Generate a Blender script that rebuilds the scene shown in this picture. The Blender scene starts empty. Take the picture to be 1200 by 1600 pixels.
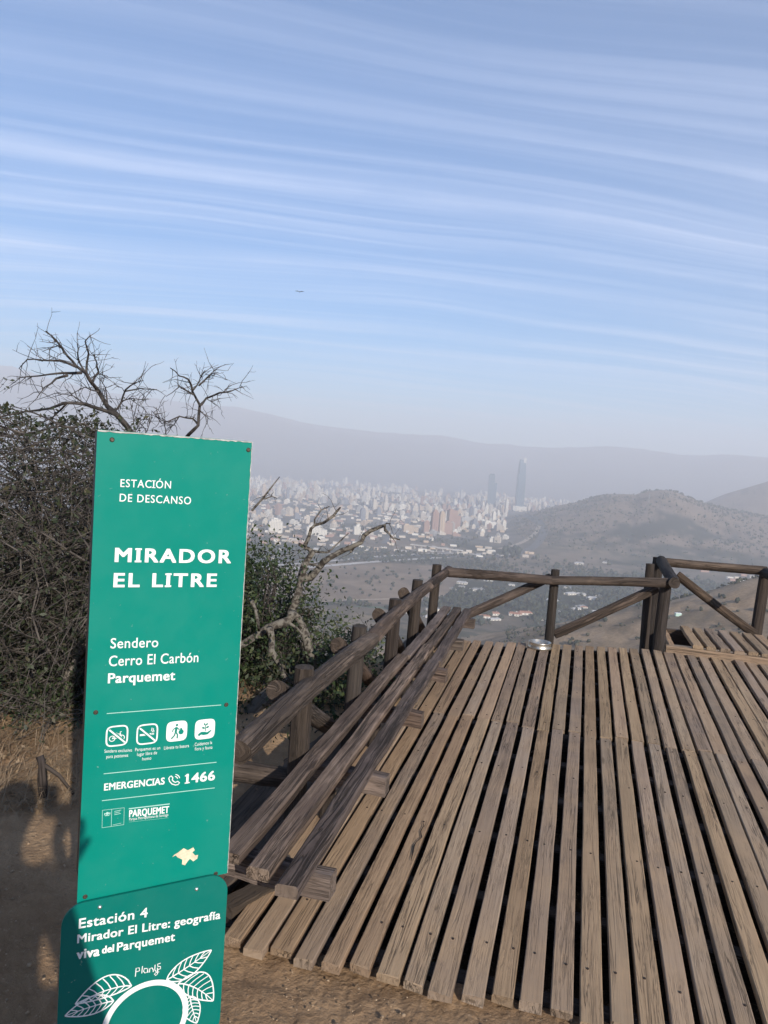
import bpy, math, random
import numpy as np
from mathutils import Vector, Matrix
random.seed(7); RNG = np.random.default_rng(7)
R_ = math.radians
SC = bpy.context.scene
COL = SC.collection

# ------------------------------------------------------------------ camera
F_PX = 1150.0; PITCH = math.atan(78 / F_PX); ROLL = R_(4.0); EYE = np.array([0, 0, 1.65])
FW = np.array([0, math.cos(PITCH), -math.sin(PITCH)]); RT = np.array([1.0, 0, 0]); UPV = np.cross(RT, FW)
RT2 = math.cos(ROLL) * RT + math.sin(ROLL) * UPV; UP2 = math.cos(ROLL) * UPV - math.sin(ROLL) * RT
cd = bpy.data.cameras.new('camera'); co = bpy.data.objects.new('camera', cd); COL.objects.link(co)
cd.sensor_fit = 'VERTICAL'; cd.sensor_height = 24; cd.lens = F_PX / 1600 * 24
cd.clip_start = 0.05; cd.clip_end = 40000
co.matrix_world = Matrix(((RT2[0], UP2[0], -FW[0], EYE[0]), (RT2[1], UP2[1], -FW[1], EYE[1]),
                          (RT2[2], UP2[2], -FW[2], EYE[2]), (0, 0, 0, 1)))
SC.camera = co

def ray(x, y): return FW + (x - 600) / F_PX * RT2 - (y - 800) / F_PX * UP2
def onz(x, y, z=0.0):
    d = ray(x, y); return EYE + d * ((z - EYE[2]) / d[2])
def ony(x, y, Y):
    d = ray(x, y); return EYE + d * (Y / d[1])
def aslope(x, y):
    d = ray(x, y); return math.atan2(d[0], d[1]), d[2] / math.hypot(d[0], d[1])

# ------------------------------------------------------------------ light
SUN_EL, SUN_AZ = R_(24), R_(23.0)          # azimuth: to the right of straight behind
SUND = np.array([math.sin(SUN_AZ) * math.cos(SUN_EL), -math.cos(SUN_AZ) * math.cos(SUN_EL), math.sin(SUN_EL)])
ld = bpy.data.lights.new('sun', 'SUN'); ld.energy = 5.0; ld.angle = R_(0.53); ld.color = (1.0, 0.93, 0.84)
lo = bpy.data.objects.new('sun', ld); COL.objects.link(lo)
lo.rotation_euler = Vector(-SUND).to_track_quat('-Z', 'Y').to_euler()
SC.view_settings.view_transform = 'Standard'; SC.view_settings.look = 'None'
SC.view_settings.gamma = 1; SC.view_settings.exposure = 0.68
try: SC.view_settings.use_curve_mapping = False
except Exception: pass
SC.cycles.max_bounces = 6; SC.cycles.diffuse_bounces = 3; SC.cycles.transparent_max_bounces = 8
SC.cycles.volume_bounces = 1; SC.cycles.use_denoising = True
HAZE_D, HAZE_COL = 0.00026, (0.89, 0.905, 0.945)

class NT:
    """tiny node DSL"""
    def __init__(s, tree): s.t = tree
    def n(s, typ, ins=None, **kw):
        nd = s.t.nodes.new(typ)
        for k, v in kw.items(): setattr(nd, k, v)
        for k, v in (ins or {}).items():
            if isinstance(v, bpy.types.NodeSocket): s.t.links.new(v, nd.inputs[k])
            else: nd.inputs[k].default_value = v
        return nd
    def math(s, op, a, b=0.0, c=0.0, clamp=False):
        nd = s.n('ShaderNodeMath', {0: a, 1: b, 2: c}, operation=op); nd.use_clamp = clamp; return nd.outputs[0]
    def vmath(s, op, a, b=(0, 0, 0)): return s.n('ShaderNodeVectorMath', {0: a, 1: b}, operation=op).outputs[0]
    def mix(s, f, a, b, mode='MIX'):
        nd = s.n('ShaderNodeMix', data_type='RGBA', blend_type=mode)
        for k, v in ((0, f), (6, a), (7, b)):
            if isinstance(v, bpy.types.NodeSocket): s.t.links.new(v, nd.inputs[k])
            else: nd.inputs[k].default_value = v if not isinstance(v, tuple) or len(v) == 4 else (*v, 1)
        return nd.outputs[2]
    def noise(s, vec, scale=1.0, detail=4.0, rough=0.55, dist=0.0):
        return s.n('ShaderNodeTexNoise', {'Vector': vec, 'Scale': scale, 'Detail': detail, 'Roughness': rough, 'Distortion': dist}).outputs[0]
    def ss(s, v, lo, hi, a=0.0, b=1.0):
        return s.n('ShaderNodeMapRange', {0: v, 1: lo, 2: hi, 3: a, 4: b}, interpolation_type='SMOOTHSTEP').outputs[0]
    def comb(s, x, y, z): return s.n('ShaderNodeCombineXYZ', {0: x, 1: y, 2: z}).outputs[0]

# sky: Nishita + thin streaked cirrus
w = bpy.data.worlds.new('World'); SC.world = w; w.use_nodes = True; w.node_tree.nodes.clear()
N = NT(w.node_tree)
sky = N.n('ShaderNodeTexSky', sky_type='NISHITA'); sky.sun_disc = False; sky.sun_elevation = SUN_EL
sky.sun_rotation = math.pi - SUN_AZ; sky.altitude = 800; sky.air_density = 1.0; sky.dust_density = 0.1; sky.ozone_density = 3.0
g = N.n('ShaderNodeTexCoord').outputs['Generated']
sx = N.n('ShaderNodeSeparateXYZ', {0: g})
zc = N.math('ADD', N.math('MAXIMUM', sx.outputs[2], 0.0), 0.10)
qx = N.math('DIVIDE', sx.outputs[0], zc); qy = N.math('DIVIDE', sx.outputs[1], zc)
CA = R_(83)
al = N.math('ADD', N.math('MULTIPLY', qx, math.sin(CA)), N.math('MULTIPLY', qy, math.cos(CA)))
ac = N.math('SUBTRACT', N.math('MULTIPLY', qy, math.sin(CA)), N.math('MULTIPLY', qx, math.cos(CA)))
warp = N.noise(N.comb(N.math('MULTIPLY', al, 0.30), N.math('MULTIPLY', ac, 0.5), 2.0), 1.0, 2)
ac2 = N.math('ADD', ac, N.math('MULTIPLY', N.math('SUBTRACT', warp, 0.5), 0.9))
n1 = N.noise(N.comb(N.math('MULTIPLY', al, 0.11), N.math('MULTIPLY', ac2, 4.4), 0.0), 1.0, 4, 0.52)
n2 = N.noise(N.comb(N.math('MULTIPLY', al, 0.35), N.math('MULTIPLY', ac2, 17.0), 5.0), 1.0, 4, 0.6)
n3 = N.noise(N.comb(N.math('MULTIPLY', al, 0.20), N.math('MULTIPLY', ac, 0.35), 9.0), 1.0, 2)
eW = N.ss(sx.outputs[2], 0.20, 0.52, 1.0, 0.30)
n4 = N.noise(N.comb(N.math('MULTIPLY', al, 0.9), N.math('MULTIPLY', ac2, 2.2), 14.0), 1.0, 5, 0.65)
c1 = N.math('MULTIPLY', N.math('MULTIPLY', N.ss(n1, 0.40, 0.76), eW), N.ss(n4, 0.25, 0.6, 0.45, 1.1))
c2 = N.math('MULTIPLY', N.math('MULTIPLY', N.ss(n2, 0.40, 0.72), N.ss(n3, 0.30, 0.60)), eW)
cl = N.math('ADD', N.math('MULTIPLY', c1, 0.74), N.math('MULTIPLY', c2, 0.42), clamp=True)
low_st = N.ss(sx.outputs[2], 0.0, 0.07, 0.15, 0.0)
cl = N.math('ADD', N.math('ADD', N.math('MULTIPLY', cl, 0.55), low_st), N.math('MULTIPLY', N.ss(n3, 0.3, 0.75), 0.12), clamp=True)
hsv = N.n('ShaderNodeHueSaturation', {'Hue': 0.502, 'Saturation': 2.3, 'Value': 0.90, 'Color': sky.outputs[0]})
skyc = N.mix(cl, hsv.outputs[0], (6.2, 6.7, 8.3))
bg = N.n('ShaderNodeBackground', {'Color': skyc, 'Strength': 0.108})
wo = N.n('ShaderNodeOutputWorld', {'Surface': bg.outputs[0]})

# ------------------------------------------------------------------ helpers
def tag(o, label=None, cat=None, group=None, kind=None):
    if label: o['label'] = label
    if cat: o['category'] = cat
    if group: o['group'] = group
    if kind: o['kind'] = kind
    return o
def empty(name, loc=(0, 0, 0), parent=None):
    o = bpy.data.objects.new(name, None); COL.objects.link(o); o.location = loc; o.empty_display_size = .1
    if parent: o.parent = parent
    return o
def link(name, me, mat=None, parent=None, world=None):
    """link a mesh whose vertices are world coordinates; parents here sit un-rotated at a base point"""
    o = bpy.data.objects.new(name, me); COL.objects.link(o)
    if mat:
        me.materials.clear()
        for m in (mat if isinstance(mat, (list, tuple)) else [mat]): me.materials.append(m)
    if parent is not None:
        base = Vector((0, 0, 0)); p = parent
        while p is not None: base += Vector(p.location); p = p.parent
        o.parent = parent; o.location = -base
    return o
def copy_thing(o, loc, rotz=0.0, scale=1.0):
    c = o.copy(); COL.objects.link(c); c.location = loc; c.rotation_euler = (0, 0, rotz); c.scale = (scale,) * 3
    for ch in o.children:
        d = ch.copy(); COL.objects.link(d); d.parent = c
        for g_ in ch.children:
            e = g_.copy(); COL.objects.link(e); e.parent = d
    return c

class MB:
    def __init__(s): s.v = []; s.f = []; s.uv = []; s.rn = []; s.mi = []
    def add(s, vs, fs, uvs=None, rn=(0, 0), mi=0):
        b = len(s.v); s.v.extend([tuple(map(float, p)) for p in vs])
        for k, f in enumerate(fs):
            s.f.append([b + i for i in f]); s.mi.append(mi)
            s.uv.extend(uvs[k] if uvs else [(0, 0)] * len(f)); s.rn.extend([rn if isinstance(rn, tuple) else rn[k]] * len(f))
    def mesh(s, name, smooth=False):
        me = bpy.data.meshes.new(name); me.from_pydata(s.v, [], s.f); 
        u = me.uv_layers.new(name='UV'); u.data.foreach_set('uv', np.array(s.uv, dtype=np.float32).ravel())
        u = me.uv_layers.new(name='RN'); u.data.foreach_set('uv', np.array(s.rn, dtype=np.float32).ravel())
        me.polygons.foreach_set('material_index', s.mi)
        if smooth: me.polygons.foreach_set('use_smooth', [True] * len(s.f))
        me.update(); return me
    def build(s, name, mat=None, parent=None, smooth=False): return link(name, s.mesh(name, smooth), mat, parent)
    # a sawn board from a to b, top surface along a-b, width along wv, up = up
    def board(s, a, b, wv, width, th, seg=8, jit=0.0025, up=(0, 0, 1), ch=0.006, rag=0.0, bow=0.0, rng=random):
        a = np.array(a, float); b = np.array(b, float); wv = np.array(wv, float); wv /= np.linalg.norm(wv); up = np.array(up, float)
        L = np.linalg.norm(b - a); rn = (rng.random(), 0.0); off = rng.random() * 40
        per = [0, th - ch, th - ch + ch * 1.4, th - ch + ch * 1.4 + width - 2 * ch, th - ch + ch * 2.8 + width - 2 * ch, 2 * th + width]
        vs = []; h = width / 2
        for i in range(seg + 1):
            t = i / seg; c = a + (b - a) * t + wv * (bow * math.sin(math.pi * t) + rng.uniform(-jit, jit)) + up * rng.uniform(-jit, jit) * .7
            hl = h + rng.uniform(-jit, jit); hr = h + rng.uniform(-jit, jit)
            for (x, z) in ((-hl, -th), (-hl, -ch), (-hl + ch, 0), (hr - ch, 0), (hr, -ch), (hr, -th)):
                e = 0
                if rag and i in (0, seg): e = rng.uniform(-rag, rag)
                vs.append(c + wv * x + up * z + (b - a) / L * e)
        fs = []; uvs = []
        for i in range(seg):
            for k in range(6):
                k2 = (k + 1) % 6
                fs.append((i * 6 + k, i * 6 + k2, (i + 1) * 6 + k2, (i + 1) * 6 + k))
                v0 = per[k]; v1 = per[k2] if k2 else per[5] + width
                u0 = off + L * i / seg; u1 = off + L * (i + 1) / seg
                uvs.append([(u0, v0), (u0, v1), (u1, v1), (u1, v0)])
        rns = [rn] * len(fs)
        fs.append(tuple(range(5, -1, -1))); fs.append(tuple(seg * 6 + k for k in range(6)))
        cs6 = [(-h, -th), (-h, -ch), (-h + ch, 0), (h - ch, 0), (h, -ch), (h, -th)]
        uvs.append([(off + z * 12, x * .8) for x, z in cs6[::-1]]); uvs.append([(off + z * 12, x * .8) for x, z in cs6]); rns += [(rn[0], 0.6)] * 2
        s.add(vs, fs, uvs, rns)
    # a round log from a to b
    def log(s, a, b, r0, r1=None, sides=16, seg=14, rough=0.05, bend=0.0, flat=None, rng=random):
        a = np.array(a, float); b = np.array(b, float); r1 = r1 or r0
        d = b - a; L = np.linalg.norm(d); d /= L
        ref = np.array([0, 0, 1.0]) if abs(d[2]) < .9 else np.array([1.0, 0, 0])
        x = np.cross(ref, d); x /= np.linalg.norm(x); y = np.cross(d, x)
        rn = rng.random(); off = rng.random() * 40; ph = [rng.uniform(0, 6.28) for _ in range(6)]
        bx, by = rng.uniform(-bend, bend), rng.uniform(-bend, bend)
        vs = []
        for i in range(seg + 1):
            t = i / seg; c = a + d * L * t + (x * bx + y * by) * math.sin(math.pi * t)
            r = r0 + (r1 - r0) * t
            if i in (0, seg): r *= .95
            for k in range(sides):
                th = 2 * math.pi * k / sides
                q = r * (1 + rough * (.5 * math.sin(2 * th + ph[0] + 2.1 * t * L) + .4 * math.sin(3 * th + ph[1] - 3 * t * L) + .35 * math.sin(5 * th + ph[2] + 5 * t * L)) + rough * .35 * rng.uniform(-1, 1))
                if flat: q = min(q, r * flat / max(.2, abs(math.cos(th + ph[3])))) if math.cos(th + ph[3]) > .2 else q
                vs.append(c + x * math.cos(th) * q + y * math.sin(th) * q)
        fs = []; uvs = []; rns = []
        C_ = 2 * math.pi * r0
        for i in range(seg):
            for k in range(sides):
                k2 = (k + 1) % sides
                fs.append((i * sides + k, i * sides + k2, (i + 1) * sides + k2, (i + 1) * sides + k))
                u0 = off + L * i / seg; u1 = off + L * (i + 1) / seg; v0 = C_ * k / sides; v1 = C_ * (k + 1) / sides
                uvs.append([(u0, v0), (u0, v1), (u1, v1), (u1, v0)]); rns.append((rn, 0.0))
        nb = len(vs); vs += [a - d * .004, b + d * .004]
        for k in range(sides):
            k2 = (k + 1) % sides
            fs.append((nb, k2, k)); uvs.append([(off, 0), (off + r0, .1 * k + .1), (off + r0, .1 * k)]); rns.append((rn, 1.0))
            fs.append((nb + 1, seg * sides + k, seg * sides + k2)); uvs.append([(off, 0), (off + r0, .1 * k), (off + r0, .1 * k + .1)]); rns.append((rn, 1.0))
        s.add(vs, fs, uvs, rns)
    def tube(s, pts, r0, r1, sides=5, closed=True, rough=0.0):
        pts = [np.array(p, float) for p in pts]; n = len(pts); vs = []; fs = []; uvs = []; u = 0; rn = (random.random(), 0.0)
        px = None; us = [0]
        for i in range(n):
            d = pts[min(i + 1, n - 1)] - pts[max(i - 1, 0)]; d /= (np.linalg.norm(d) + 1e-9)
            if px is None:
                ref = np.array([0, 0, 1.0]) if abs(d[2]) < .9 else np.array([1.0, 0, 0]); px = np.cross(ref, d)
            px = px - d * (px @ d); px /= (np.linalg.norm(px) + 1e-9); py = np.cross(d, px)
            r = r0 + (r1 - r0) * i / (n - 1)
            for k in range(sides):
                th = 2 * math.pi * k / sides; q = r * (1 + rough * random.uniform(-1, 1))
                vs.append(pts[i] + px * math.cos(th) * q + py * math.sin(th) * q)
            if i: us.append(us[-1] + np.linalg.norm(pts[i] - pts[i - 1]))
        for i in range(n - 1):
            for k in range(sides):
                k2 = (k + 1) % sides; fs.append((i * sides + k, i * sides + k2, (i + 1) * sides + k2, (i + 1) * sides + k))
                v0, v1 = k * r0 * 6.3 / sides, (k + 1) * r0 * 6.3 / sides
                uvs.append([(us[i], v0), (us[i], v1), (us[i + 1], v1), (us[i + 1], v0)])
        fs.append(tuple(range(sides - 1, -1, -1))); fs.append(tuple((n - 1) * sides + k for k in range(sides)))
        for _ in range(2): uvs.append([(0, 0)] * sides)
        s.add(vs, fs, uvs, rn)
    def box(s, c, sx, sy, sz, ax=(1, 0, 0), ay=(0, 1, 0), az=(0, 0, 1), mi=0, rn=(0, 0)):
        c = np.array(c, float); ax, ay, az = (np.array(q, float) for q in (ax, ay, az))
        vs = [c + ax * sx * i + ay * sy * j + az * sz * k for k in (-.5, .5) for j in (-.5, .5) for i in (-.5, .5)]
        fs = [(0, 2, 3, 1), (4, 5, 7, 6), (0, 1, 5, 4), (2, 6, 7, 3), (0, 4, 6, 2), (1, 3, 7, 5)]
        dims = [(sx, sy), (sx, sy), (sx, sz), (sx, sz), (sz, sy), (sy, sz)]
        uvs = [[(0, 0), (0, b), (a, b), (a, 0)] if k in (0,) else [(0, 0), (a, 0), (a, b), (0, b)] for k, (a, b) in enumerate(dims)]
        s.add(vs, fs, uvs, rn, mi)
    def lathe(s, prof, c, seg=40, axis=None):
        c = np.array(c, float); vs = []; n = len(prof)
        for k in range(seg):
            th = 2 * math.pi * k / seg
            for (r, z) in prof: vs.append(c + np.array([r * math.cos(th), r * math.sin(th), z]))
        fs = [(k * n + i, ((k + 1) % seg) * n + i, ((k + 1) % seg) * n + i + 1, k * n + i + 1) for k in range(seg) for i in range(n - 1)]
        s.add(vs, fs)

def np_mesh(name, V, Fq, smooth=False, col=None, attr=None):
    me = bpy.data.meshes.new(name); V = np.asarray(V, np.float32); Fq = np.asarray(Fq, np.int32); k = Fq.shape[1]
    me.vertices.add(len(V)); me.vertices.foreach_set('co', V.ravel())
    me.loops.add(Fq.size); me.loops.foreach_set('vertex_index', Fq.ravel())
    me.polygons.add(len(Fq)); me.polygons.foreach_set('loop_start', np.arange(len(Fq), dtype=np.int32) * k)
    if smooth: me.polygons.foreach_set('use_smooth', np.ones(len(Fq), bool))
    if col is not None:
        c = me.color_attributes.new('cover', 'FLOAT_COLOR', 'POINT'); c.data.foreach_set('color', np.concatenate([col, np.ones((len(V), 1))], 1).astype(np.float32).ravel())
    for an, av in (attr or {}).items():
        a = me.attributes.new(an, 'FLOAT', 'POINT'); a.data.foreach_set('value', np.asarray(av, np.float32))
    me.update(calc_edges=True); me.validate(); return me

# ------------------------------------------------------------------ materials
def mat(name):
    m = bpy.data.materials.new(name); m.use_nodes = True; t = m.node_tree; t.nodes.clear(); n = NT(t)
    p = n.n('ShaderNodeBsdfPrincipled'); o = n.n('ShaderNodeOutputMaterial', {'Surface': p.outputs[0]}); return m, n, p, o
def setp(n, p, **kw):
    for k, v in kw.items():
        k = {'base': 'Base Color', 'rough': 'Roughness', 'metal': 'Metallic', 'normal': 'Normal', 'spec': 'Specular IOR Level'}[k]
        if isinstance(v, bpy.types.NodeSocket): n.t.links.new(v, p.inputs[k])
        else: p.inputs[k].default_value = v if not isinstance(v, tuple) else (*v, 1)
def plain(name, c, rough=.6, metal=0.0, var=0.12, scale=30, spec=.4):
    m, n, p, o = mat(name); tc = n.n('ShaderNodeTexCoord').outputs['Object']
    v = n.noise(tc, scale, 4); setp(n, p, base=n.mix(n.ss(v, .3, .7), tuple(x * (1 - var) for x in c), tuple(min(1, x * (1 + var)) for x in c)), rough=rough, metal=metal, spec=spec)
    return m
def wood(name, ca, cb, crack=(.03, .022, .016), dust=None, cscale=22, bump=.5, endcol=None, cthr=.035, rough=.85, varr=.25, grain=.35, patch=0.0):
    m, n, p, o = mat(name)
    uv = n.n('ShaderNodeUVMap', uv_map='UV').outputs[0]; rn = n.n('ShaderNodeUVMap', uv_map='RN').outputs[0]
    su = n.n('ShaderNodeSeparateXYZ', {0: uv}); sr = n.n('ShaderNodeSeparateXYZ', {0: rn}); u, v = su.outputs[0], su.outputs[1]; r, e = sr.outputs[0], sr.outputs[1]
    rz = n.math('MULTIPLY', r, 57.0)
    def st(a, b, k=0.0): return n.comb(n.math('MULTIPLY', u, a), n.math('MULTIPLY', v, b), n.math('ADD', rz, k))
    g1 = n.noise(st(1.3, 26), 1, 6, .62, .6); g2 = n.noise(st(5, 150, 3), 1, 3, .6); g3 = n.noise(st(2.2, 5, 7), 1, 4, .6, .4)
    ck = n.noise(st(.9, cscale, 11), 1, 5, .55, 1.2); ck2 = n.noise(st(2.6, cscale * 2.7, 17), 1, 4, .6, .8)
    d1 = n.math('ABSOLUTE', n.math('SUBTRACT', ck, .5)); d2 = n.math('ABSOLUTE', n.math('SUBTRACT', ck2, .5))
    msk = n.ss(n.noise(st(.7, 9, 23), 1, 3), .42, .62)
    c1 = n.math('MULTIPLY', n.ss(d1, 0.0, cthr, 1, 0), msk); c2 = n.math('MULTIPLY', n.ss(d2, 0.0, cthr * 1.1, .65, 0), n.ss(g3, .4, .6))
    cr = n.math('MAXIMUM', c1, c2)
    base = n.mix(n.ss(g1, .3, .7), ca, cb)
    base = n.mix(n.math('MULTIPLY', n.ss(g2, .35, .7), grain), base, tuple(x * .55 for x in ca))
    base = n.mix(n.ss(g3, .35, .75, 0, .4), base, tuple(x * 1.25 for x in cb))
    if patch: base = n.mix(n.ss(n.noise(st(2.6, 7, 41), 1, 5, .6, .8), .48, .66, 0, patch), base, tuple(min(1, x * 1.9) for x in cb))
    hv = n.n('ShaderNodeHueSaturation', {'Hue': n.ss(r, 0, 1, .496, .506), 'Saturation': n.ss(n.math('FRACT', n.math('MULTIPLY', r, 7.3)), 0, 1, .8, 1.1), 'Value': n.ss(n.math('FRACT', n.math('MULTIPLY', r, 3.7)), 0, 1, 1 - varr, 1 + varr), 'Color': base}).outputs[0]
    if endcol: hv = n.mix(n.math('MULTIPLY', e, .8), hv, endcol)
    # knots
    kn = n.n('ShaderNodeTexVoronoi', {'Vector': st(1.1, 7, 31), 'Scale': 1.0}).outputs[0]
    hv = n.mix(n.ss(kn, .05, .10, .75, 0), hv, tuple(x * .35 for x in ca))
    hv = n.mix(n.math('MULTIPLY', cr, .9), hv, crack)
    if dust:
        tc = n.n('ShaderNodeNewGeometry'); dn = n.noise(tc.outputs['Position'], 2.3, 6, .65)
        nz = n.n('ShaderNodeSeparateXYZ', {0: tc.outputs['Normal']}).outputs[2]
        py = n.n('ShaderNodeSeparateXYZ', {0: tc.outputs['Position']}).outputs[1]
        amt = n.math('ADD', n.ss(dn, .38, .72, 0, .55), n.ss(py, 2.2, 5.0, .40, 0.0))
        hv = n.mix(n.math('MULTIPLY', n.math('MULTIPLY', amt, n.ss(nz, .5, .9)), n.math('SUBTRACT', 1.0, n.math('MULTIPLY', cr, .6))), hv, dust)
    hgt = n.math('SUBTRACT', n.math('ADD', n.math('MULTIPLY', g1, .5), n.math('MULTIPLY', g2, .35)), n.math('MULTIPLY', cr, 1.4))
    bp = n.n('ShaderNodeBump', {'Strength': bump, 'Distance': .006, 'Height': hgt})
    setp(n, p, base=hv, rough=rough, normal=bp.outputs[0], spec=.25); return m

M_DECK = wood('deck_wood', (.25, .165, .102), (.36, .250, .158), dust=(.41, .275, .16), cscale=34, grain=.16, varr=.22, endcol=(.22, .165, .115))
M_BENCH = wood('bench_wood', (.085, .058, .046), (.20, .145, .112), patch=.25, cscale=24, bump=.9, cthr=.05, endcol=(.2, .15, .11))
M_LOG = wood('log_wood', (.040, .027, .020), (.115, .080, .058), cscale=18, patch=.38, bump=1.0, cthr=.05, endcol=(.13, .095, .07), varr=.2)
M_POST = wood('post_wood', (.024, .018, .015), (.066, .050, .040), cscale=18, bump=.8, cthr=.05, endcol=(.09, .07, .055), varr=.15)
M_DARKW = wood('old_wood', (.05, .036, .027), (.11, .082, .062), cscale=16, bump=.7, endcol=(.12, .09, .07))
M_SIGNPOST = plain('brown_paint', (.075, .038, .026), .55, var=.25)
M_BARK = wood('bark', (.10, .085, .07), (.21, .185, .155), crack=(.03, .025, .02), cscale=30, bump=.8, cthr=.06)
M_LICHEN = None

def two_tone(name, a, b, scale, lo=.45, hi=.55, rough=.9, bump=0.0):
    m, n, p, o = mat(name); tc = n.n('ShaderNodeTexCoord').outputs['Object']
    f = n.noise(tc, scale, 5, .6); setp(n, p, base=n.mix(n.ss(f, lo, hi), a, b), rough=rough, spec=.2)
    if bump: setp(n, p, normal=n.n('ShaderNodeBump', {'Strength': bump, 'Distance': .004, 'Height': f}).outputs[0])
    return m
M_LICHEN = two_tone('lichen_bark', (.048, .039, .032), (.165, .148, .122), 30, .40, .56, bump=.6)
M_TWIG = two_tone('dry_twig', (.042, .035, .031), (.115, .098, .083), 9, .35, .65)
M_DEAD = two_tone('dead_branch', (.032, .027, .024), (.085, .074, .066), 12, .35, .65)

def leafmat(name, a, b, c):
    m, n, p, o = mat(name); at = n.n('ShaderNodeAttribute', attribute_name='lr').outputs['Fac']
    base = n.mix(n.ss(at, 0, .6), a, b); base = n.mix(n.ss(at, .75, 1), base, c)
    setp(n, p, base=base, rough=.55, spec=.35)
    tr = n.n('ShaderNodeBsdfTranslucent', {'Color': base}); mx = n.n('ShaderNodeMixShader', {0: .12, 1: p.outputs[0], 2: tr.outputs[0]})
    n.t.links.new(mx.outputs[0], o.inputs[0]); return m
M_LEAF_DRY = leafmat('leaf_olive', (.018, .026, .011), (.038, .049, .021), (.080, .068, .038))
M_LEAF = leafmat('leaf_green', (.017, .031, .011), (.040, .060, .021), (.085, .095, .040))
M_LEAF_LT = leafmat('leaf_light', (.05, .075, .03), (.10, .12, .05), (.17, .17, .08))
M_STRAW = leafmat('straw', (.19, .135, .08), (.30, .21, .125), (.15, .11, .065))
M_CROWN = leafmat('tree_crown', (.020, .027, .016), (.040, .048, .026), (.075, .066, .038))
M_SCRUB = leafmat('scrub_crown', (.035, .042, .026), (.065, .066, .04), (.11, .092, .06))

# ------------------------------------------------------------------ terrain
def vnoise(x, y, seed=0):
    xi = np.floor(x).astype(np.int64); yi = np.floor(y).astype(np.int64); xf = x - xi; yf = y - yi
    def h(a, b):
        k = (a * 374761393 + b * 668265263 + seed * 974634777) & 0xffffffff
        k = ((k ^ (k >> 13)) * 1274126177) & 0xffffffff; return ((k ^ (k >> 16)) & 0xffff) / 65535.0
    u = xf * xf * (3 - 2 * xf); v = yf * yf * (3 - 2 * yf)
    return (h(xi, yi) * (1 - u) + h(xi + 1, yi) * u) * (1 - v) + (h(xi, yi + 1) * (1 - u) + h(xi + 1, yi + 1) * u) * v
def fbm(x, y, s, o=4, seed=0):
    t = 0; a = .5; f = 1.0 / s
    for k in range(o): t = t + a * (vnoise(x * f, y * f, seed + k) - .5); a *= .5; f *= 2.03
    return t
def sst(x, a, b):
    t = np.clip((x - a) / (b - a), 0, 1); return t * t * (3 - 2 * t)
DU = np.array([.26, .966]); DU = DU / np.linalg.norm(DU); DV = np.array([DU[1], -DU[0]])
def UV3(u, v, z=0.0): q = DU * u + DV * v; return np.array([q[0], q[1], z])
VAL = -210.0
def table(pts): a = np.array([aslope(*p) for p in pts]); return a[:, 0], a[:, 1]
T_HILL = table([(700, 838), (770, 822), (820, 806), (860, 794), (900, 786), (930, 776), (950, 773), (975, 772), (992, 773), (1003, 769), (1018, 766), (1040, 765), (1056, 768), (1070, 774), (1085, 780), (1100, 786), (1140, 796), (1190, 806), (1300, 830), (1500, 860)])
T_HILL2 = table([(1010, 815), (1055, 799), (1090, 785), (1125, 774), (1160, 764), (1200, 752), (1260, 745), (1330, 735), (1500, 740), (1700, 780)])
T_MTN = table([(-900, 610), (-500, 600), (-200, 590), (-60, 576), (0, 572), (18, 573), (35, 580), (63, 589), (110, 601), (168, 614), (227, 621), (280, 628), (332, 634), (371, 636), (399, 643), (430, 650), (470, 660), (510, 666), (560, 672), (610, 679), (650, 681), (690, 682), (720, 688), (760, 694), (820, 698), (880, 701), (955, 702), (1005, 703), (1030, 706), (1060, 711), (1100, 712), (1130, 710), (1165, 712), (1200, 715), (1400, 725), (2000, 770), (3000, 850)])
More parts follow.
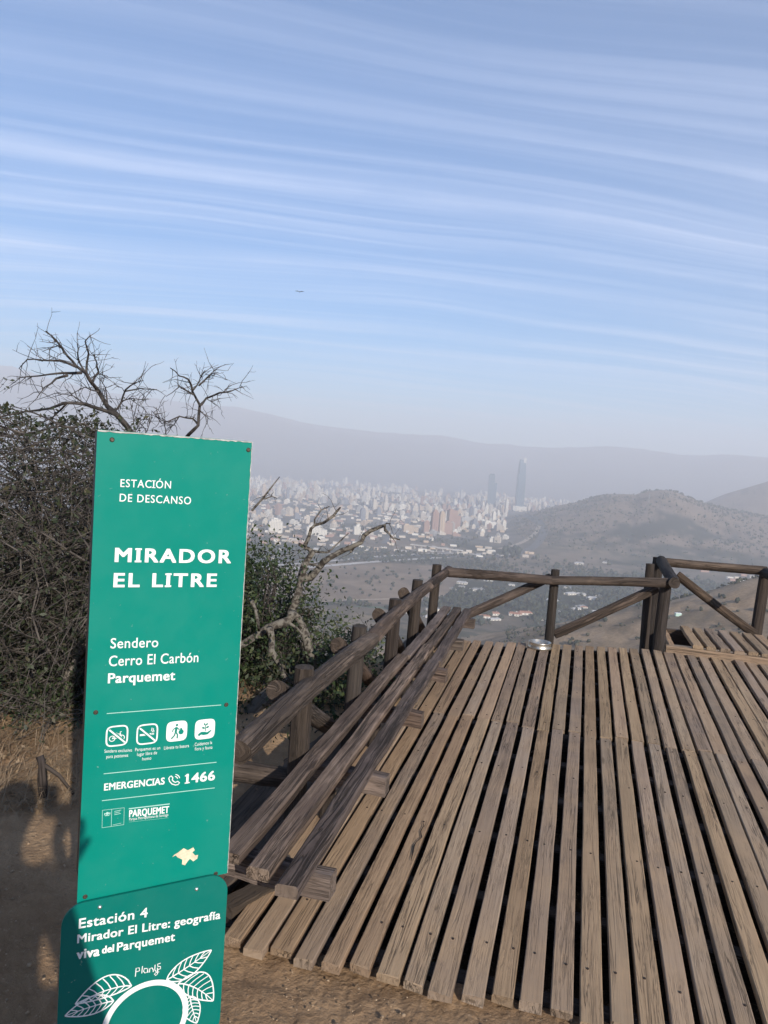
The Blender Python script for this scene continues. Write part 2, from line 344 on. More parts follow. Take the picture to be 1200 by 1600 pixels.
def height(x, y):
    r = np.hypot(x, y); az = np.arctan2(x, y); u = x * DU[0] + y * DU[1]; v = x * DV[0] + y * DV[1]
    start = 7.3 - 2.2 * sst(-v, 1.15, 1.9); q = np.maximum(0, u - start)
    zh = -.055 - 262 * (1 - np.exp(-.42 * q / 262)) + 14 * fbm(x, y, 60, 4, 3) * sst(q, 10, 80)
    zh = zh - (.22 * sst(u, 2.28, 2.75) + .13 * np.clip(u - 2.5, 0, 4.9)) * sst(v, -1.5, -1.05)
    zh = zh + np.where(v < -1.2, .12 * fbm(x, y, 1.7, 4, 9), 0) * sst(r, 2.5, 4)
    zsp = -20 - .40 * np.hypot(x - 335, y - 430) + 16 * fbm(x, y, 70, 5, 21)
    zn = np.maximum(zh, np.where(r > 60, zsp, -999))
    zn = np.where(y < 0, -.055 + .04 * np.minimum(-y, 400), zn)
    z = np.maximum(zn, VAL)
    # rock hill in the middle distance
    c = np.interp(az, *T_HILL) * 3050 + 1.65; sh = np.where(r < 3060, sst(r, 1900, 3050) ** .85, 1 - sst(r, 3100, 4100))
    hh = VAL + np.maximum(0, c - VAL) * sh * sst(az, .03, .16)
    hh = hh + (fbm(x, y, 420, 5, 31) * 70 - 6) * np.clip((hh - VAL) / 120, 0, 1) * (1 - .85 * sst(r, 2650, 3050) * (1 - sst(r, 3100, 3250)))
    z = np.maximum(z, np.where(r > 1500, hh, -999))
    c = np.interp(az, *T_HILL2) * 4200 + 1.65; sh = sst(r, 3200, 4200) * (1 - sst(r, 4300, 5500))
    hh = VAL + np.maximum(0, c - VAL) * sh * sst(az, .30, .44); hh = hh + fbm(x, y, 500, 5, 41) * 50 * np.clip((hh - VAL) / 120, 0, 1) * (1 - sst(r, 3900, 4200) * (1 - sst(r, 4300, 4600)))
    z = np.maximum(z, np.where(r > 3000, hh, -999))
    c = np.interp(az, *T_MTN) * 9800 + 1.65; sh = sst(r, 6150, 9800) ** .85 * (1 - .8 * sst(r, 9900, 13300))
    hh = VAL + np.maximum(0, c - VAL) * sh; hh = hh + fbm(x, y, 1300, 5, 51) * 260 * np.clip((hh - VAL) / 300, 0, 1) * (1 - sst(r, 9200, 9800) * (1 - sst(r, 9850, 10500)))
    z = np.maximum(z, np.where((r > 6000), hh, -999))
    return z
def hz(x, y): return float(height(np.array([x * 1.0]), np.array([y * 1.0]))[0])

FIELD = np.array([onz(x, y, VAL)[:2] for x, y in ((420, 884), (560, 878), (690, 884), (720, 905), (700, 930), (640, 945), (560, 941), (490, 938), (400, 940))])
def inpoly(x, y, P):
    c = np.zeros(x.shape, bool); n = len(P)
    for i in range(n):
        x0, y0 = P[i]; x1, y1 = P[(i + 1) % n]
        k = ((y0 > y) != (y1 > y)) & (x < (x1 - x0) * (y - y0) / (y1 - y0 + 1e-9) + x0); c ^= k
    return c
def lerp3(a, b, t): return np.array(a)[None, :] * (1 - t[:, None]) + np.array(b)[None, :] * t[:, None]
def cover(x, y, z):
    r = np.hypot(x, y); az = np.arctan2(x, y); u = x * DU[0] + y * DU[1]; v = x * DV[0] + y * DV[1]
    c = lerp3((.32, .205, .118), (.41, .275, .160), sst(fbm(x, y, 1.1, 4, 61), -.2, .2))
    deck_shade = sst(u, 2.5, 2.9) * sst(v, -1.35, -1.1) * (1 - sst(r, 8, 10)); c = c * (1 - deck_shade[:, None]) + lerp3((.045, .036, .027), (.10, .075, .05), sst(fbm(x, y, .3, 4, 77), -.2, .2)) * deck_shade[:, None]  # shade under the deck painted into the ground colour, so plank gaps go dark
    n1 = sst(fbm(x, y, 26, 5, 62), -.14, .14); hill = lerp3((.30, .23, .155), (.085, .08, .05), n1)
    k = sst(r, 7, 14); c = c * (1 - k[:, None]) + hill * k[:, None]
    spd = np.hypot(x - 335, y - 430); zsp = -20 - .40 * spd
    sp = lerp3((.46, .33, .21), (.24, .18, .115), sst(fbm(x, y, 22, 5, 63), -.16, .16))
    k = ((zsp > z - 14) & (r > 120) & (r < 900)).astype(float); c = c * (1 - k[:, None]) + sp * k[:, None]
    fl = sst(-z, 196, 207) * (r > 500)
    a = sst(fbm(x, y, 150, 5, 64), -.12, .12); b = sst(fbm(x, y, 480, 4, 65), -.1, .1)
    val = lerp3((.055, .058, .036), (.27, .205, .145), np.clip(a * (.45 + .75 * b) - .25 * (1 - sst(r, 1200, 1700)), 0, 1))
    ci = sst(r, 1950, 2300); val = val * (1 - ci[:, None]) + lerp3((.11, .105, .085), (.25, .225, .195), sst(fbm(x, y, 90, 4, 66), -.12, .12)) * ci[:, None]
    c = c * (1 - fl[:, None]) + val * fl[:, None]
    fk = inpoly(x, y, FIELD); fd = lerp3((.34, .25, .175), (.25, .185, .13), sst(fbm(x, y, 60, 4, 67), -.1, .1)); c = np.where(fk[:, None], fd, c)
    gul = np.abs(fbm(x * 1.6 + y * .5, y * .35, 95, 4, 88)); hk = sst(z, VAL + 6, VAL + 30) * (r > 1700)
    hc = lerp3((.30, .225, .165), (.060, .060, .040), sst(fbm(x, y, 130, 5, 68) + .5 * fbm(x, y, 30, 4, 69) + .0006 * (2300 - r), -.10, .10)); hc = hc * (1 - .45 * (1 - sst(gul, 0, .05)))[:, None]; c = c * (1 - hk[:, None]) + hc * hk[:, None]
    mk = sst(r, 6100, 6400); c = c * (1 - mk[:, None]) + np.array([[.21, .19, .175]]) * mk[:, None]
    return c
rr = [0.02]
while rr[-1] < .45: rr.append(rr[-1] * 1.3)
while rr[-1] < 13300: rr.append(rr[-1] * 1.0135)
rr = np.array(rr); azs = np.concatenate([np.linspace(-180, -42, 50)[:-1], np.linspace(-42, 40, 720)[:-1], np.linspace(40, 180, 51)[:-1]]) * math.pi / 180
RR, AZ = np.meshgrid(rr, azs, indexing='ij'); X = (RR * np.sin(AZ)).ravel(); Y = (RR * np.cos(AZ)).ravel()
Zt = height(X, Y); nr, na = RR.shape
near = 1 - sst(RR.ravel(), 5, 11)
clod = np.abs(fbm(X, Y, .11, 4, 71)) * .05 + fbm(X, Y, .45, 4, 72) * .05 + np.maximum(0, fbm(X, Y, .05, 3, 73) - .08) * .06
Zt = Zt + clod * near
ii = np.arange(nr - 1)[:, None] * na; jj = np.arange(na)[None, :]; j2 = (jj + 1) % na
FQ = np.stack([(ii + jj), (ii + j2), (ii + na + j2), (ii + na + jj)], -1).reshape(-1, 4)[:, ::-1]
Vt = np.stack([X, Y, Zt], 1)
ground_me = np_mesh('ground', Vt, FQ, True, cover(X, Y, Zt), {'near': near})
m, n, p, o = mat('terrain'); cv = n.n('ShaderNodeVertexColor', layer_name='cover').outputs[0]; nr_ = n.n('ShaderNodeAttribute', attribute_name='near').outputs['Fac']
pos = n.n('ShaderNodeNewGeometry').outputs['Position']
a1 = n.noise(pos, .035, 6, .7); a2 = n.noise(pos, .5, 5, .7); a3 = n.noise(pos, 9, 8, .7); a4 = n.noise(pos, 60, 4, .7)
base = n.mix(n.ss(a1, .3, .7, 0, .55), cv, (.55, .52, .48), 'MULTIPLY'); base = n.mix(n.ss(a2, .35, .65, 0, .5), base, (.5, .47, .42), 'MULTIPLY')
base = n.mix(n.ss(a3, .35, .7, .0, .55), base, (.62, .58, .55), 'MULTIPLY'); base = n.mix(n.math('MULTIPLY', n.ss(a4, .55, .8, 0, .5), nr_), base, (.5, .38, .26))
a5 = n.n('ShaderNodeTexVoronoi', {'Vector': pos, 'Scale': 34.0, 'Randomness': 1.0}).outputs[0]
hg = n.math('ADD', n.math('ADD', n.math('MULTIPLY', a3, .05), n.math('MULTIPLY', a4, .014)), n.math('MULTIPLY', n.ss(a5, 0.05, .5, 1, 0), .006))
bp = n.n('ShaderNodeBump', {'Strength': n.math('MULTIPLY', nr_, .65), 'Distance': 1.0, 'Height': hg})
setp(n, p, base=base, rough=.95, spec=.15, normal=bp.outputs[0])
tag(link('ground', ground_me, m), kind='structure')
# ------------------------------------------------------------------ viewing deck
deck = tag(empty('viewing_deck', UV3(4.6, .3)), 'weathered slatted timber viewing deck of long dusty brown boards with dark gaps', 'deck')
rg = random.Random(5)
def pitch(u): return .0915 + (u - 2.2) * .0026
def vline(k, u): return .022 + k * pitch(u)
def near_u(v): return 2.19 + .065 * (v + .98)
def far_u(v): return min(6.95 + .36 * (v + 1.04), 7.585)
A = MB(); B = MB(); NAILS = []
joint_us = []
for k in range(-12, 36):
    mid = vline(k + .5, 4.8); ju = 4.83 + rg.uniform(-.05, .05) - .02 * (k < 0)
    offk = rg.uniform(-.005, .005); g0k = .0245 + rg.uniform(-.006, .006)
    for (mb, u0, u1, rag0) in ((A, near_u(vline(k + .5, 2.2)) + rg.uniform(-.03, .03), ju - .004, 1), (B, ju + .004, far_u(vline(k + .5, 7.2)) + rg.uniform(-.025, .025), 0)):
        off = offk + rg.uniform(-.0025, .0025); dz = rg.uniform(-.004, .003)
        g0 = g0k + rg.uniform(-.002, .002)
        e0 = (vline(k, u0) + vline(k + 1, u0)) / 2 + off; e1 = (vline(k, u1) + vline(k + 1, u1)) / 2 + off + rg.uniform(-.004, .004)
        mb.board(UV3(e0, 0) * 0 + UV3(u0, e0, dz), UV3(u1, e1, dz + rg.uniform(-.003, .003)), [DV[0], DV[1], 0], pitch((u0 + u1) / 2) - g0, .030, 10, .0010, ch=.003, rag=.007, bow=rg.uniform(-.006, .006), rng=rg)
        for un in ((2.5, 3.3, 4.1, 4.75) if mb is A else (4.92, 5.7, 6.5, 7.1)):
            if rg.random() < .75:
                t = (un - u0) / (u1 - u0); q = e0 + (e1 - e0) * t + rg.uniform(-.015, .015)
                c = UV3(un + rg.uniform(-.02, .02), q, dz + .0012)
                NAILS.append(c)
A.build('decking', M_DECK, deck); B.build('decking', M_DECK, deck)
M_IRON = plain('rusty_iron', (.05, .035, .028), .7, .5, .3, 60)
def nail_bm(cs):
    mb = MB()
    for c in cs:
        t_ = [c + np.array([math.cos(a) * .0046, math.sin(a) * .0046, .001]) for a in np.linspace(0, 6.28, 9)[:-1]]; b_ = [c + np.array([math.cos(a) * .0050, math.sin(a) * .0050, -.002]) for a in np.linspace(0, 6.28, 9)[:-1]]
        mb.add(t_ + b_, [tuple(range(8))] + [(i + 8, (i + 1) % 8 + 8, (i + 1) % 8, i) for i in range(8)])
    return mb
NAILS.sort(key=lambda c: np.hypot(c[0] - .2, c[1]) + (9 if c[0] > .42 * c[1] + .3 else 0))
for c in NAILS[:100]: nail_bm([c]).build('nail_head', M_IRON, deck)
tag(nail_bm(NAILS[100:]).build('nail_heads', M_IRON, deck), kind='stuff')
for u in (2.36, 2.85, 3.35, 3.85, 4.35, 4.83, 5.3, 5.75, 6.2, 6.65, 7.0):
    mb = MB(); mb.board(UV3(u, -1.12, -.036), UV3(u, 3.6, -.036), [DU[0], DU[1], 0], .07, .16, 10, .003, rng=rg); mb.build('joist', M_POST, deck)
# frame beam across the far edge and the raised slatted bay beyond it
mb = MB(); mb.board(UV3(7.63, .90, .055), UV3(7.60, 2.9, .055), [DU[0], DU[1], 0], .07, .10, 12, .003, rng=rg); mb.build('edge_beam', M_DECK, deck)
mb = MB(); mb.board(UV3(8.50, .90, .055), UV3(8.50, 2.9, .055), [DU[0], DU[1], 0], .06, .16, 8, .003, rng=rg); mb.build('edge_beam', M_DARKW, deck)
mb = MB(); mb.board(UV3(7.68, .965, .05), UV3(8.46, .965, .05), [DV[0], DV[1], 0], .055, .14, 8, .003, rng=rg); mb.build('edge_beam', M_DECK, deck)
mb = MB()
for k in range(13):
    v = 1.19 + .122 * k
    mb.board(UV3(7.60 + rg.uniform(-.015, .015), v, .094), UV3(8.56 + rg.uniform(-.03, .03), v + rg.uniform(-.01, .01), .094), [DV[0], DV[1], 0], .092 + rg.uniform(-.006, .006), .036, 8, .002, rag=.005, rng=rg)
mb.build('bay_slats', M_DECK, deck)
mb = MB()
mb.board(UV3(7.66, 1.02, -.17), UV3(8.48, 1.02, -.17), [DV[0], DV[1], 0], .24, .03, 6, .003, rng=rg); mb.build('lower_board', M_DARKW, deck)
for (p_, q_) in ((UV3(6.86, -1.10, -.034), UV3(7.50, .62, -.034)), (UV3(7.50, .62, -.034), UV3(7.54, 3.6, -.034)), (UV3(2.6, -1.10, -.034), UV3(6.86, -1.10, -.034))):
    d_ = (q_ - p_) / np.linalg.norm(q_ - p_); mb = MB(); mb.board(p_, q_, [d_[1], -d_[0], 0], .05, .42, 10, .003, rng=rg); mb.build('rim_shade_board', M_POST, deck)  # boards added below the rim to keep light out of the plank gaps
# rough side timber at the left edge
a, b = onz(352, 1412, .01), onz(446, 1366, .01)
mb = MB(); d = b - a; d /= np.linalg.norm(d); mb.board(a, b, [d[1], -d[0], 0], .085, .09, 8, .004, rng=rg); mb.build('side_timber', M_DARKW, deck)
mb = MB(); mb.board(UV3(2.5, -1.36, -.05), UV3(6.9, -1.40, -.05), [DV[0], DV[1], 0], .3, .04, 10, .004, rng=rg); mb.build('side_timber', M_DARKW, deck)
for (u, v) in ((4.1, -1.1), (5.7, -1.1), (7.0, -1.05), (4.1, .6), (5.7, .6), (7.1, .6), (5.7, 2.0), (7.1, 2.0), (8.45, 1.0), (8.45, 2.0)):
    q = UV3(u, v); mb = MB(); mb.log([q[0], q[1], hz(q[0], q[1]) - .2], [q[0], q[1], -.16], .06, rng=rg); mb.build('stilt', M_POST, deck)

mb = MB(); sp = [onz(x, y, .0035) for x, y in ((661, 1282), (662, 1290), (657, 1299), (659, 1308), (650, 1316), (647, 1322), (645, 1332), (642, 1345))]
L_ = [p + np.array([-1, 0, 0]) * w_ for p, w_ in zip(sp, (.0006, .002, .0028, .003, .0022, .0045, .0038, .0008))]; R2 = [p + np.array([1, .1, 0]) * w_ for p, w_ in zip(sp, (.0006, .002, .0022, .0026, .002, .0035, .003, .0008))]
mb.add(L_ + R2, [(i + 8, i + 9, i + 1, i) for i in range(7)]); mb.build('split', plain('split_dark', (.02, .015, .012), .95), deck)
# ------------------------------------------------------------------ plank bench
bench = tag(empty('plank_bench', UV3(4.5, -.98)), 'long low bench of three rough grey brown planks along the left rail', 'bench')
def bv(v0, v1, u): return v0 + (v1 - v0) * (u - 2.1) / 4.88
SE = MB()
for (v0, v1, wd, cuts) in ((-.797, -.985, .078, (2.10, 5.0, 6.98)), (-.918, -1.09, .080, (2.15, 5.42, 7.02)), (-1.048, -1.205, .078, (2.20, 5.03, 6.98))):
    for i in range(len(cuts) - 1):
        ua, ub = cuts[i] + .004, cuts[i + 1] - .004; sh = .018 * i * (1 if v0 < -1 else .3)
        SE.board(UV3(ua, bv(v0, v1, ua) + sh, .30 + rg.uniform(-.004, .004) - .006 * i), UV3(ub, bv(v0, v1, ub) + sh, .30 + rg.uniform(-.004, .004)), [DV[0], DV[1], 0], wd, .040, 16, .0022, ch=.007, rag=.008, bow=rg.uniform(-.008, .008), rng=rg)
SE.build('seat', M_BENCH, bench)
for u in (2.30, 3.13, 4.03, 4.98, 5.9, 6.78):
    va, vb = bv(-.70, -.885, u), bv(-1.12, -1.27, u)
    mb = MB(); mb.board(UV3(u, va, .250), UV3(u + .02, vb, .250), [DU[0], DU[1], 0], .075, .085, 6, .004, ch=.008, rng=rg); mb.build('crosspiece', M_BENCH, bench)
    if u < 2.5: continue
    mb = MB(); mb.log(UV3(u + .01, va - .28, -.003), UV3(u + .01, va - .28, .168), .035, rng=rg); mb.build('leg', M_POST, bench)

# ------------------------------------------------------------------ log railings
def ground_z(P): return hz(P[0], P[1])
rl = tag(empty('log_railing', UV3(4.5, -1.25)), 'log railing beside the plank bench with posts rising above a split top rail', 'railing')
PT = [(476, 1042, .68, .047), (562, 978, .69, .045), (618, 936, .69, .045), (653, 906, .69, .045), (683, 882, .71, .045)]
POSTS = []
for (x, y, z, r) in PT:
    t = onz(x, y, z); gz = ground_z(t); b = np.array([t[0] - .01, t[1], min(gz, -.1) - .3]); POSTS.append((t, b))
    mb = MB(); mb.log(b, t, r * 1.08, r, 18, 20, .035, .012, rng=rg); mb.build('post', M_POST, rl)
t = onz(369, 1170, .60); t = t + np.array([-.12, .02, 0]); mb = MB(); mb.log([t[0], t[1], -.35], [t[0], t[1], .56], .045, rng=rg); mb.build('post', M_POST, rl)
RA = [onz(371, 1176, .575), onz(580, 999, .600), onz(669, 917, .625), onz(700, 891, .65)]
for i in range(3):
    a, b = RA[i], RA[i + 1]; d = (b - a) / np.linalg.norm(b - a)
    mb = MB(); mb.log(a - d * (.0 if i == 0 else .02), b + d * (.015 if i < 2 else .05), (.052 - .004 * i), .048 - .003 * i, 20, 40, .10, .02, flat=.82, rng=rg); mb.build('top_rail', M_LOG, rl)
def outward(P, d): return P - np.array([DV[0], DV[1], 0]) * d
for i in range(5):
    t, b = POSTS[i]; dirn = (POSTS[min(i + 1, 4)][0] - POSTS[min(i, 3)][0]); dirn[2] = 0; L = np.linalg.norm(dirn); dirn /= L
    if i < 4:
        a_ = outward(t, .095) - dirn * .10; a_[2] = .585; b_ = outward(t + dirn * (L * .95), .085); b_[2] = .06
        mb = MB(); mb.log(a_, b_, .05, .045, 16, 14, .04, .01, rng=rg); mb.build('brace', M_LOG, rl)
mb = MB(); mb.log(onz(335, 1196, .16), onz(452, 1216, .12), .055, .045, 16, 12, .05, .01, rng=rg); mb.build('brace', M_LOG, rl)

rb = tag(empty('log_railing', UV3(7.4, -.2)), 'log railing across the far edge of the deck behind the steel bowl', 'railing')
PC = POSTS[4][0]; PM = UV3(7.36, -.195); Fp = UV3(7.64, .835)
mtop = ony(868, 890, PM[1]); mb = MB(); mb.log([PM[0] - .02, PM[1], -1.2], mtop, .047, .043, 18, 16, .035, .01, rng=rg); mb.build('post', M_POST, rb)
ftop = ony(1041, 908, Fp[1]); mb = MB(); mb.log([Fp[0] - .02, Fp[1], -1.2], ftop, .06, .056, 18, 16, .035, .01, rng=rg); mb.build('post', M_POST, rb)
Lp = UV3(7.93, .77); ltop = ony(1016, 881, Lp[1]); mb = MB(); mb.log([Lp[0] - .005, Lp[1], -1.3], ltop, .048, .044, 16, 14, .03, .01, rng=rg); mb.build('post', M_POST, rb)
rz_ = lambda x, y, P: ony(x, y, P[1] - .075)
a = ony(697, 894, PC[1] - .02); b = ony(870, 908, PM[1] - .08)
mb = MB(); mb.log(a, b, .046, .042, 18, 30, .085, .018, rng=rg); mb.build('top_rail', M_LOG, rb)
a = ony(861, 907, PM[1] - .085); b = ony(1050, 911, Fp[1] - .10)
mb = MB(); mb.log(a, b, .043, .047, 18, 30, .045, .012, flat=.85, rng=rg); mb.build('top_rail', M_LOG, rb)
mb = MB(); mb.log(PC + np.array([.05, .06, -.62]), mtop + np.array([-.02, .09, -.09]), .048, .042, 16, 20, .04, .012, rng=rg); mb.build('brace', M_LOG, rb)
mb = MB(); mb.log([PM[0] + .05, PM[1] + .07, .06], ftop + np.array([-.05, .10, -.09]), .045, .05, 16, 20, .04, .012, rng=rg); mb.build('brace', M_LOG, rb)

rc = tag(empty('log_railing', UV3(8.6, 1.4)), 'log railing round the small raised slatted bay at the right', 'railing')
r1t = ony(1029, 871, UV3(8.9, .85)[1]); r2t = ony(1194, 889, UV3(8.95, 2.02)[1])
mb = MB(); mb.log([r1t[0] - .02, r1t[1], -1.6], r1t, .062, .06, 18, 18, .035, .01, rng=rg); mb.build('post', M_POST, rc)
mb = MB(); mb.log([r2t[0] - .09, r2t[1], -1.6], r2t + np.array([0.02, 0, .0]), .062, .058, 18, 18, .035, .01, rng=rg); mb.build('post', M_POST, rc)
a = r1t + np.array([.02, -.03, -.03]); b = ony(1054, 911, Fp[1] - .19); mb = MB(); mb.log(a, b, .06, .056, 18, 20, .05, .01, rng=rg); mb.build('top_rail', M_POST, rc)
a = ony(1036, 878, r1t[1] - .08); b = ony(1198, 892, r2t[1] - .08); mb = MB(); mb.log(a, b, .05, .05, 18, 24, .04, .01, rng=rg); mb.build('top_rail', M_LOG, rc)
a = r2t + np.array([-.03, -.06, -.03]); b = UV3(7.62, 2.12, .70); mb = MB(); mb.log(a, b, .058, .056, 18, 20, .05, .01, rng=rg); mb.build('top_rail', M_POST, rc)
a = ony(1058, 898, r1t[1] - .02); b = ony(1180, 991, r2t[1] - .06); mb = MB(); mb.log(a, b, .05, .05, 18, 24, .04, .01, rng=rg); mb.build('brace', M_LOG, rc)

# ------------------------------------------------------------------ steel bowl
m, n, p, o = mat('worn_steel'); tc = n.n('ShaderNodeTexCoord').outputs['Object']; v = n.noise(tc, 25, 5, .6)
setp(n, p, base=n.mix(n.ss(v, .35, .7), (.62, .58, .50), (.40, .35, .28)), metal=.92, rough=n.ss(v, .3, .7, .22, .45)); M_STEEL = m
bp_ = onz(843, 1012, .002); mb = MB()
mb.lathe([(.112, 0), (.116, .003), (.108, .014), (.104, .05), (.106, .056), (.102, .058), (.097, .054), (.090, .018), (.075, .012), (.0, .012)], (bp_[0], bp_[1], .004), 48)
tag(mb.build('steel_bowl', M_STEEL, None, True), 'shiny steel pet bowl at the far edge of the deck beside a post', 'bowl')

# ------------------------------------------------------------------ park sign
SO = np.array([-.6815, 1.7205, 1.677]); ES = np.array([-.3505 + .6815, 1.9015 - 1.7205, 0]); SW = np.linalg.norm(ES); ES /= SW; EN = np.array([ES[1], -ES[0], 0]); EZ = np.array([0, 0, 1.0])
def S(x, y, off=0.0):
    d = ray(x, y); P0 = SO + EN * off; k = ((P0 - EYE) @ EN) / (d @ EN); q = EYE + d * k - SO; return np.array([q @ ES, q[2]])
def W(s, t, d=0.0): return SO + ES * s + EZ * t + EN * d
sign = tag(empty('park_sign', W(SW / 2, -1.7)), 'tall teal trail sign reading MIRADOR EL LITRE on a brown post', 'sign')
def paint(name, c, rough=.42):
    m, n, p, o = mat(name); tc = n.n('ShaderNodeNewGeometry').outputs['Position']
    v = n.noise(tc, 7, 5, .65); d = n.noise(tc, 2.2, 3); s2 = n.noise(tc, 90, 3)
    b = n.mix(n.ss(v, .4, .75, 0, .10), c, (c[0] + .06, c[1] * .9 + .06, c[2] * .9 + .05)); b = n.mix(n.ss(d, .45, .8, 0, .25), b, tuple(x * .78 for x in c))
    b = n.mix(n.ss(s2, .70, .78, 0, .35), b, (.35, .42, .36))
    setp(n, p, base=b, rough=n.ss(v, .3, .7, rough - .06, rough + .12), spec=.22); return m
M_TEAL = paint('teal_print', (.000, .215, .160)); M_TEAL2 = paint('dark_teal_print', (.000, .150, .118))
M_WHITE = plain('white_print', (.80, .80, .77), .5, var=.05); M_PALE = plain('pale_line_print', (.42, .66, .58), .5, var=.05)
M_EDGE = plain('panel_edge', (.42, .41, .38), .6, var=.3, scale=60); M_BLACKF = plain('black_frame', (.018, .019, .02), .5)
M_RESID = plain('sticker_residue', (.72, .60, .42), .8, var=.15, scale=80)
def slab(name, x0, x1, t0, t1, d0, d1, m, par):
    mb = MB(); mb.box(W((x0 + x1) / 2, (t0 + t1) / 2, (d0 + d1) / 2), x1 - x0, t1 - t0, abs(d1 - d0), ES, EZ, EN); return mb.build(name, m, par)
# panel: corners from the measured plane
tl, tr_, bl, br = S(157, 672), S(400.5, 694), S(118, 1414), S(350, 1366)
PT_, PB_ = .002, float(bl[1] + br[1]) / 2; PX0, PX1 = float(tl[0] + bl[0]) / 2 * .5, float(tr_[0] + br[0]) / 2
def rounded(mbs, x0, x1, t0, t1, r, d0, d1, corners=(1, 1, 1, 1), seg=10):
    pts = []
    for (cx, cy, a0, k) in ((x1 - r, t1 - r, 0, 0), (x0 + r, t1 - r, 90, 1), (x0 + r, t0 + r, 180, 2), (x1 - r, t0 + r, 270, 3)):
        if corners[k]:
            for i in range(seg + 1): a = R_(a0 + 90 * i / seg); pts.append((cx + r * math.cos(a), cy + r * math.sin(a)))
        else: pts.append((x1 if k in (0, 3) else x0, t1 if k in (0, 1) else t0))
    n_ = len(pts); vs = [W(x, t, d1) for x, t in pts] + [W(x, t, d0) for x, t in pts]
    fs = [tuple(range(n_)), tuple(range(2 * n_ - 1, n_ - 1, -1))] + [(i, i + n_, (i + 1) % n_ + n_, (i + 1) % n_) for i in range(n_)]
    mi = [0, 1] + [1] * n_
    b = len(mbs.v); mbs.add(vs, fs); mbs.mi[-len(fs):] = mi; return pts
mb = MB(); rounded(mb, PX0, PX1, PB_, PT_, .006, -.006, 0.0); main = mb.build('main_panel', [M_TEAL, M_EDGE], sign)
slab('back_board', PX0 + .003, PX1 - .004, PB_ + .055, PT_ - .004, -.062, -.007, M_BLACKF, sign)
for (c, w_) in ((PX0 + .045, .055), (PX1 - .045, .055)):
    slab('post', c - w_ / 2, c + w_ / 2, -2.1, PT_ - .03, -.118, -.063, M_SIGNPOST, sign)
slab('crossbar', PX0 + .012, PX1 - .004, PB_ - .04, PB_ + .052, -.0625, -.02, M_SIGNPOST, sign)
# lower plate
PL_ = W(0, 0, .014)
def S2(x, y): return S(x, y, .014)
q0, q1, qt = S2(92, 1540), S2(352, 1450), S2(228, 1390); LX0, LX1, LT = float(q0[0]), float(q1[0]), float(qt[1]); LB = LT - .46
mb = MB(); rounded(mb, LX0, LX1, LB, LT, .052, .008, .014); low = mb.build('lower_plate', [M_TEAL2, M_EDGE], sign)
DLAY = [0]
def nd(base=.0012): DLAY[0] += 1; return base + (DLAY[0] % 40) * 2.0e-5
class Ink:
    def __init__(s, low=False): s.mb = MB(); s.base = .0152 if low else .0011
    def poly(s, pts, extra=0.0):
        d = nd(s.base) + extra; pts = [np.array(p) for p in pts]
        ar = sum(pts[i][0] * pts[(i + 1) % len(pts)][1] - pts[(i + 1) % len(pts)][0] * pts[i][1] for i in range(len(pts)))
        if ar < 0: pts = pts[::-1]
        s.mb.add([W(p[0], p[1], d) for p in pts], [tuple(range(len(pts)))])
    def stroke(s, pts, wd, closed=False, extra=0.0, taper=None):
        d = nd(s.base) + extra; pts = [np.array(p, float) for p in pts]; n_ = len(pts); L_, R2_ = [], []
        for i in range(n_):
            a = pts[(i - 1) % n_] if (closed or i) else pts[i]; b = pts[(i + 1) % n_] if (closed or i < n_ - 1) else pts[i]
            t = b - a; t /= (np.linalg.norm(t) + 1e-12); nn = np.array([-t[1], t[0]]); k = wd / 2 * (1 if taper is None else taper[0] + (taper[1] - taper[0]) * i / max(1, n_ - 1))
            L_.append(pts[i] + nn * k); R2_.append(pts[i] - nn * k)
        vs = [W(*q, d) for q in L_] + [W(*q, d) for q in R2_]; m_ = n_ if closed else n_ - 1
        s.mb.add(vs, [(i + n_, (i + 1) % n_ + n_, (i + 1) % n_, i) for i in range(m_)])
    def disc(s, c, r, extra=0.0, ry=None, n_=24): s.poly([(c[0] + r * math.cos(a), c[1] + (ry or r) * math.sin(a)) for a in np.linspace(0, 2 * math.pi, n_ + 1)[:-1]], extra)
    def build(s, name, m, par): return s.mb.build(name, m, par)
def text_arr(body, sp=1.0):
    c = bpy.data.curves.new('lettering', 'FONT'); c.body = body; c.size = 1.0; c.resolution_u = 4; c.space_character = sp
    ob = bpy.data.objects.new('lettering', c); COL.objects.link(ob)
    dg = bpy.context.evaluated_depsgraph_get(); me = bpy.data.meshes.new_from_object(ob.evaluated_get(dg))
    V = np.array([v.co[:] for v in me.vertices]); Fs = [tuple(p_.vertices) for p_ in me.polygons]
    bpy.data.objects.remove(ob); bpy.data.curves.remove(c); bpy.data.meshes.remove(me); return V, Fs
CAPH = float(text_arr('H')[0][:, 1].max())
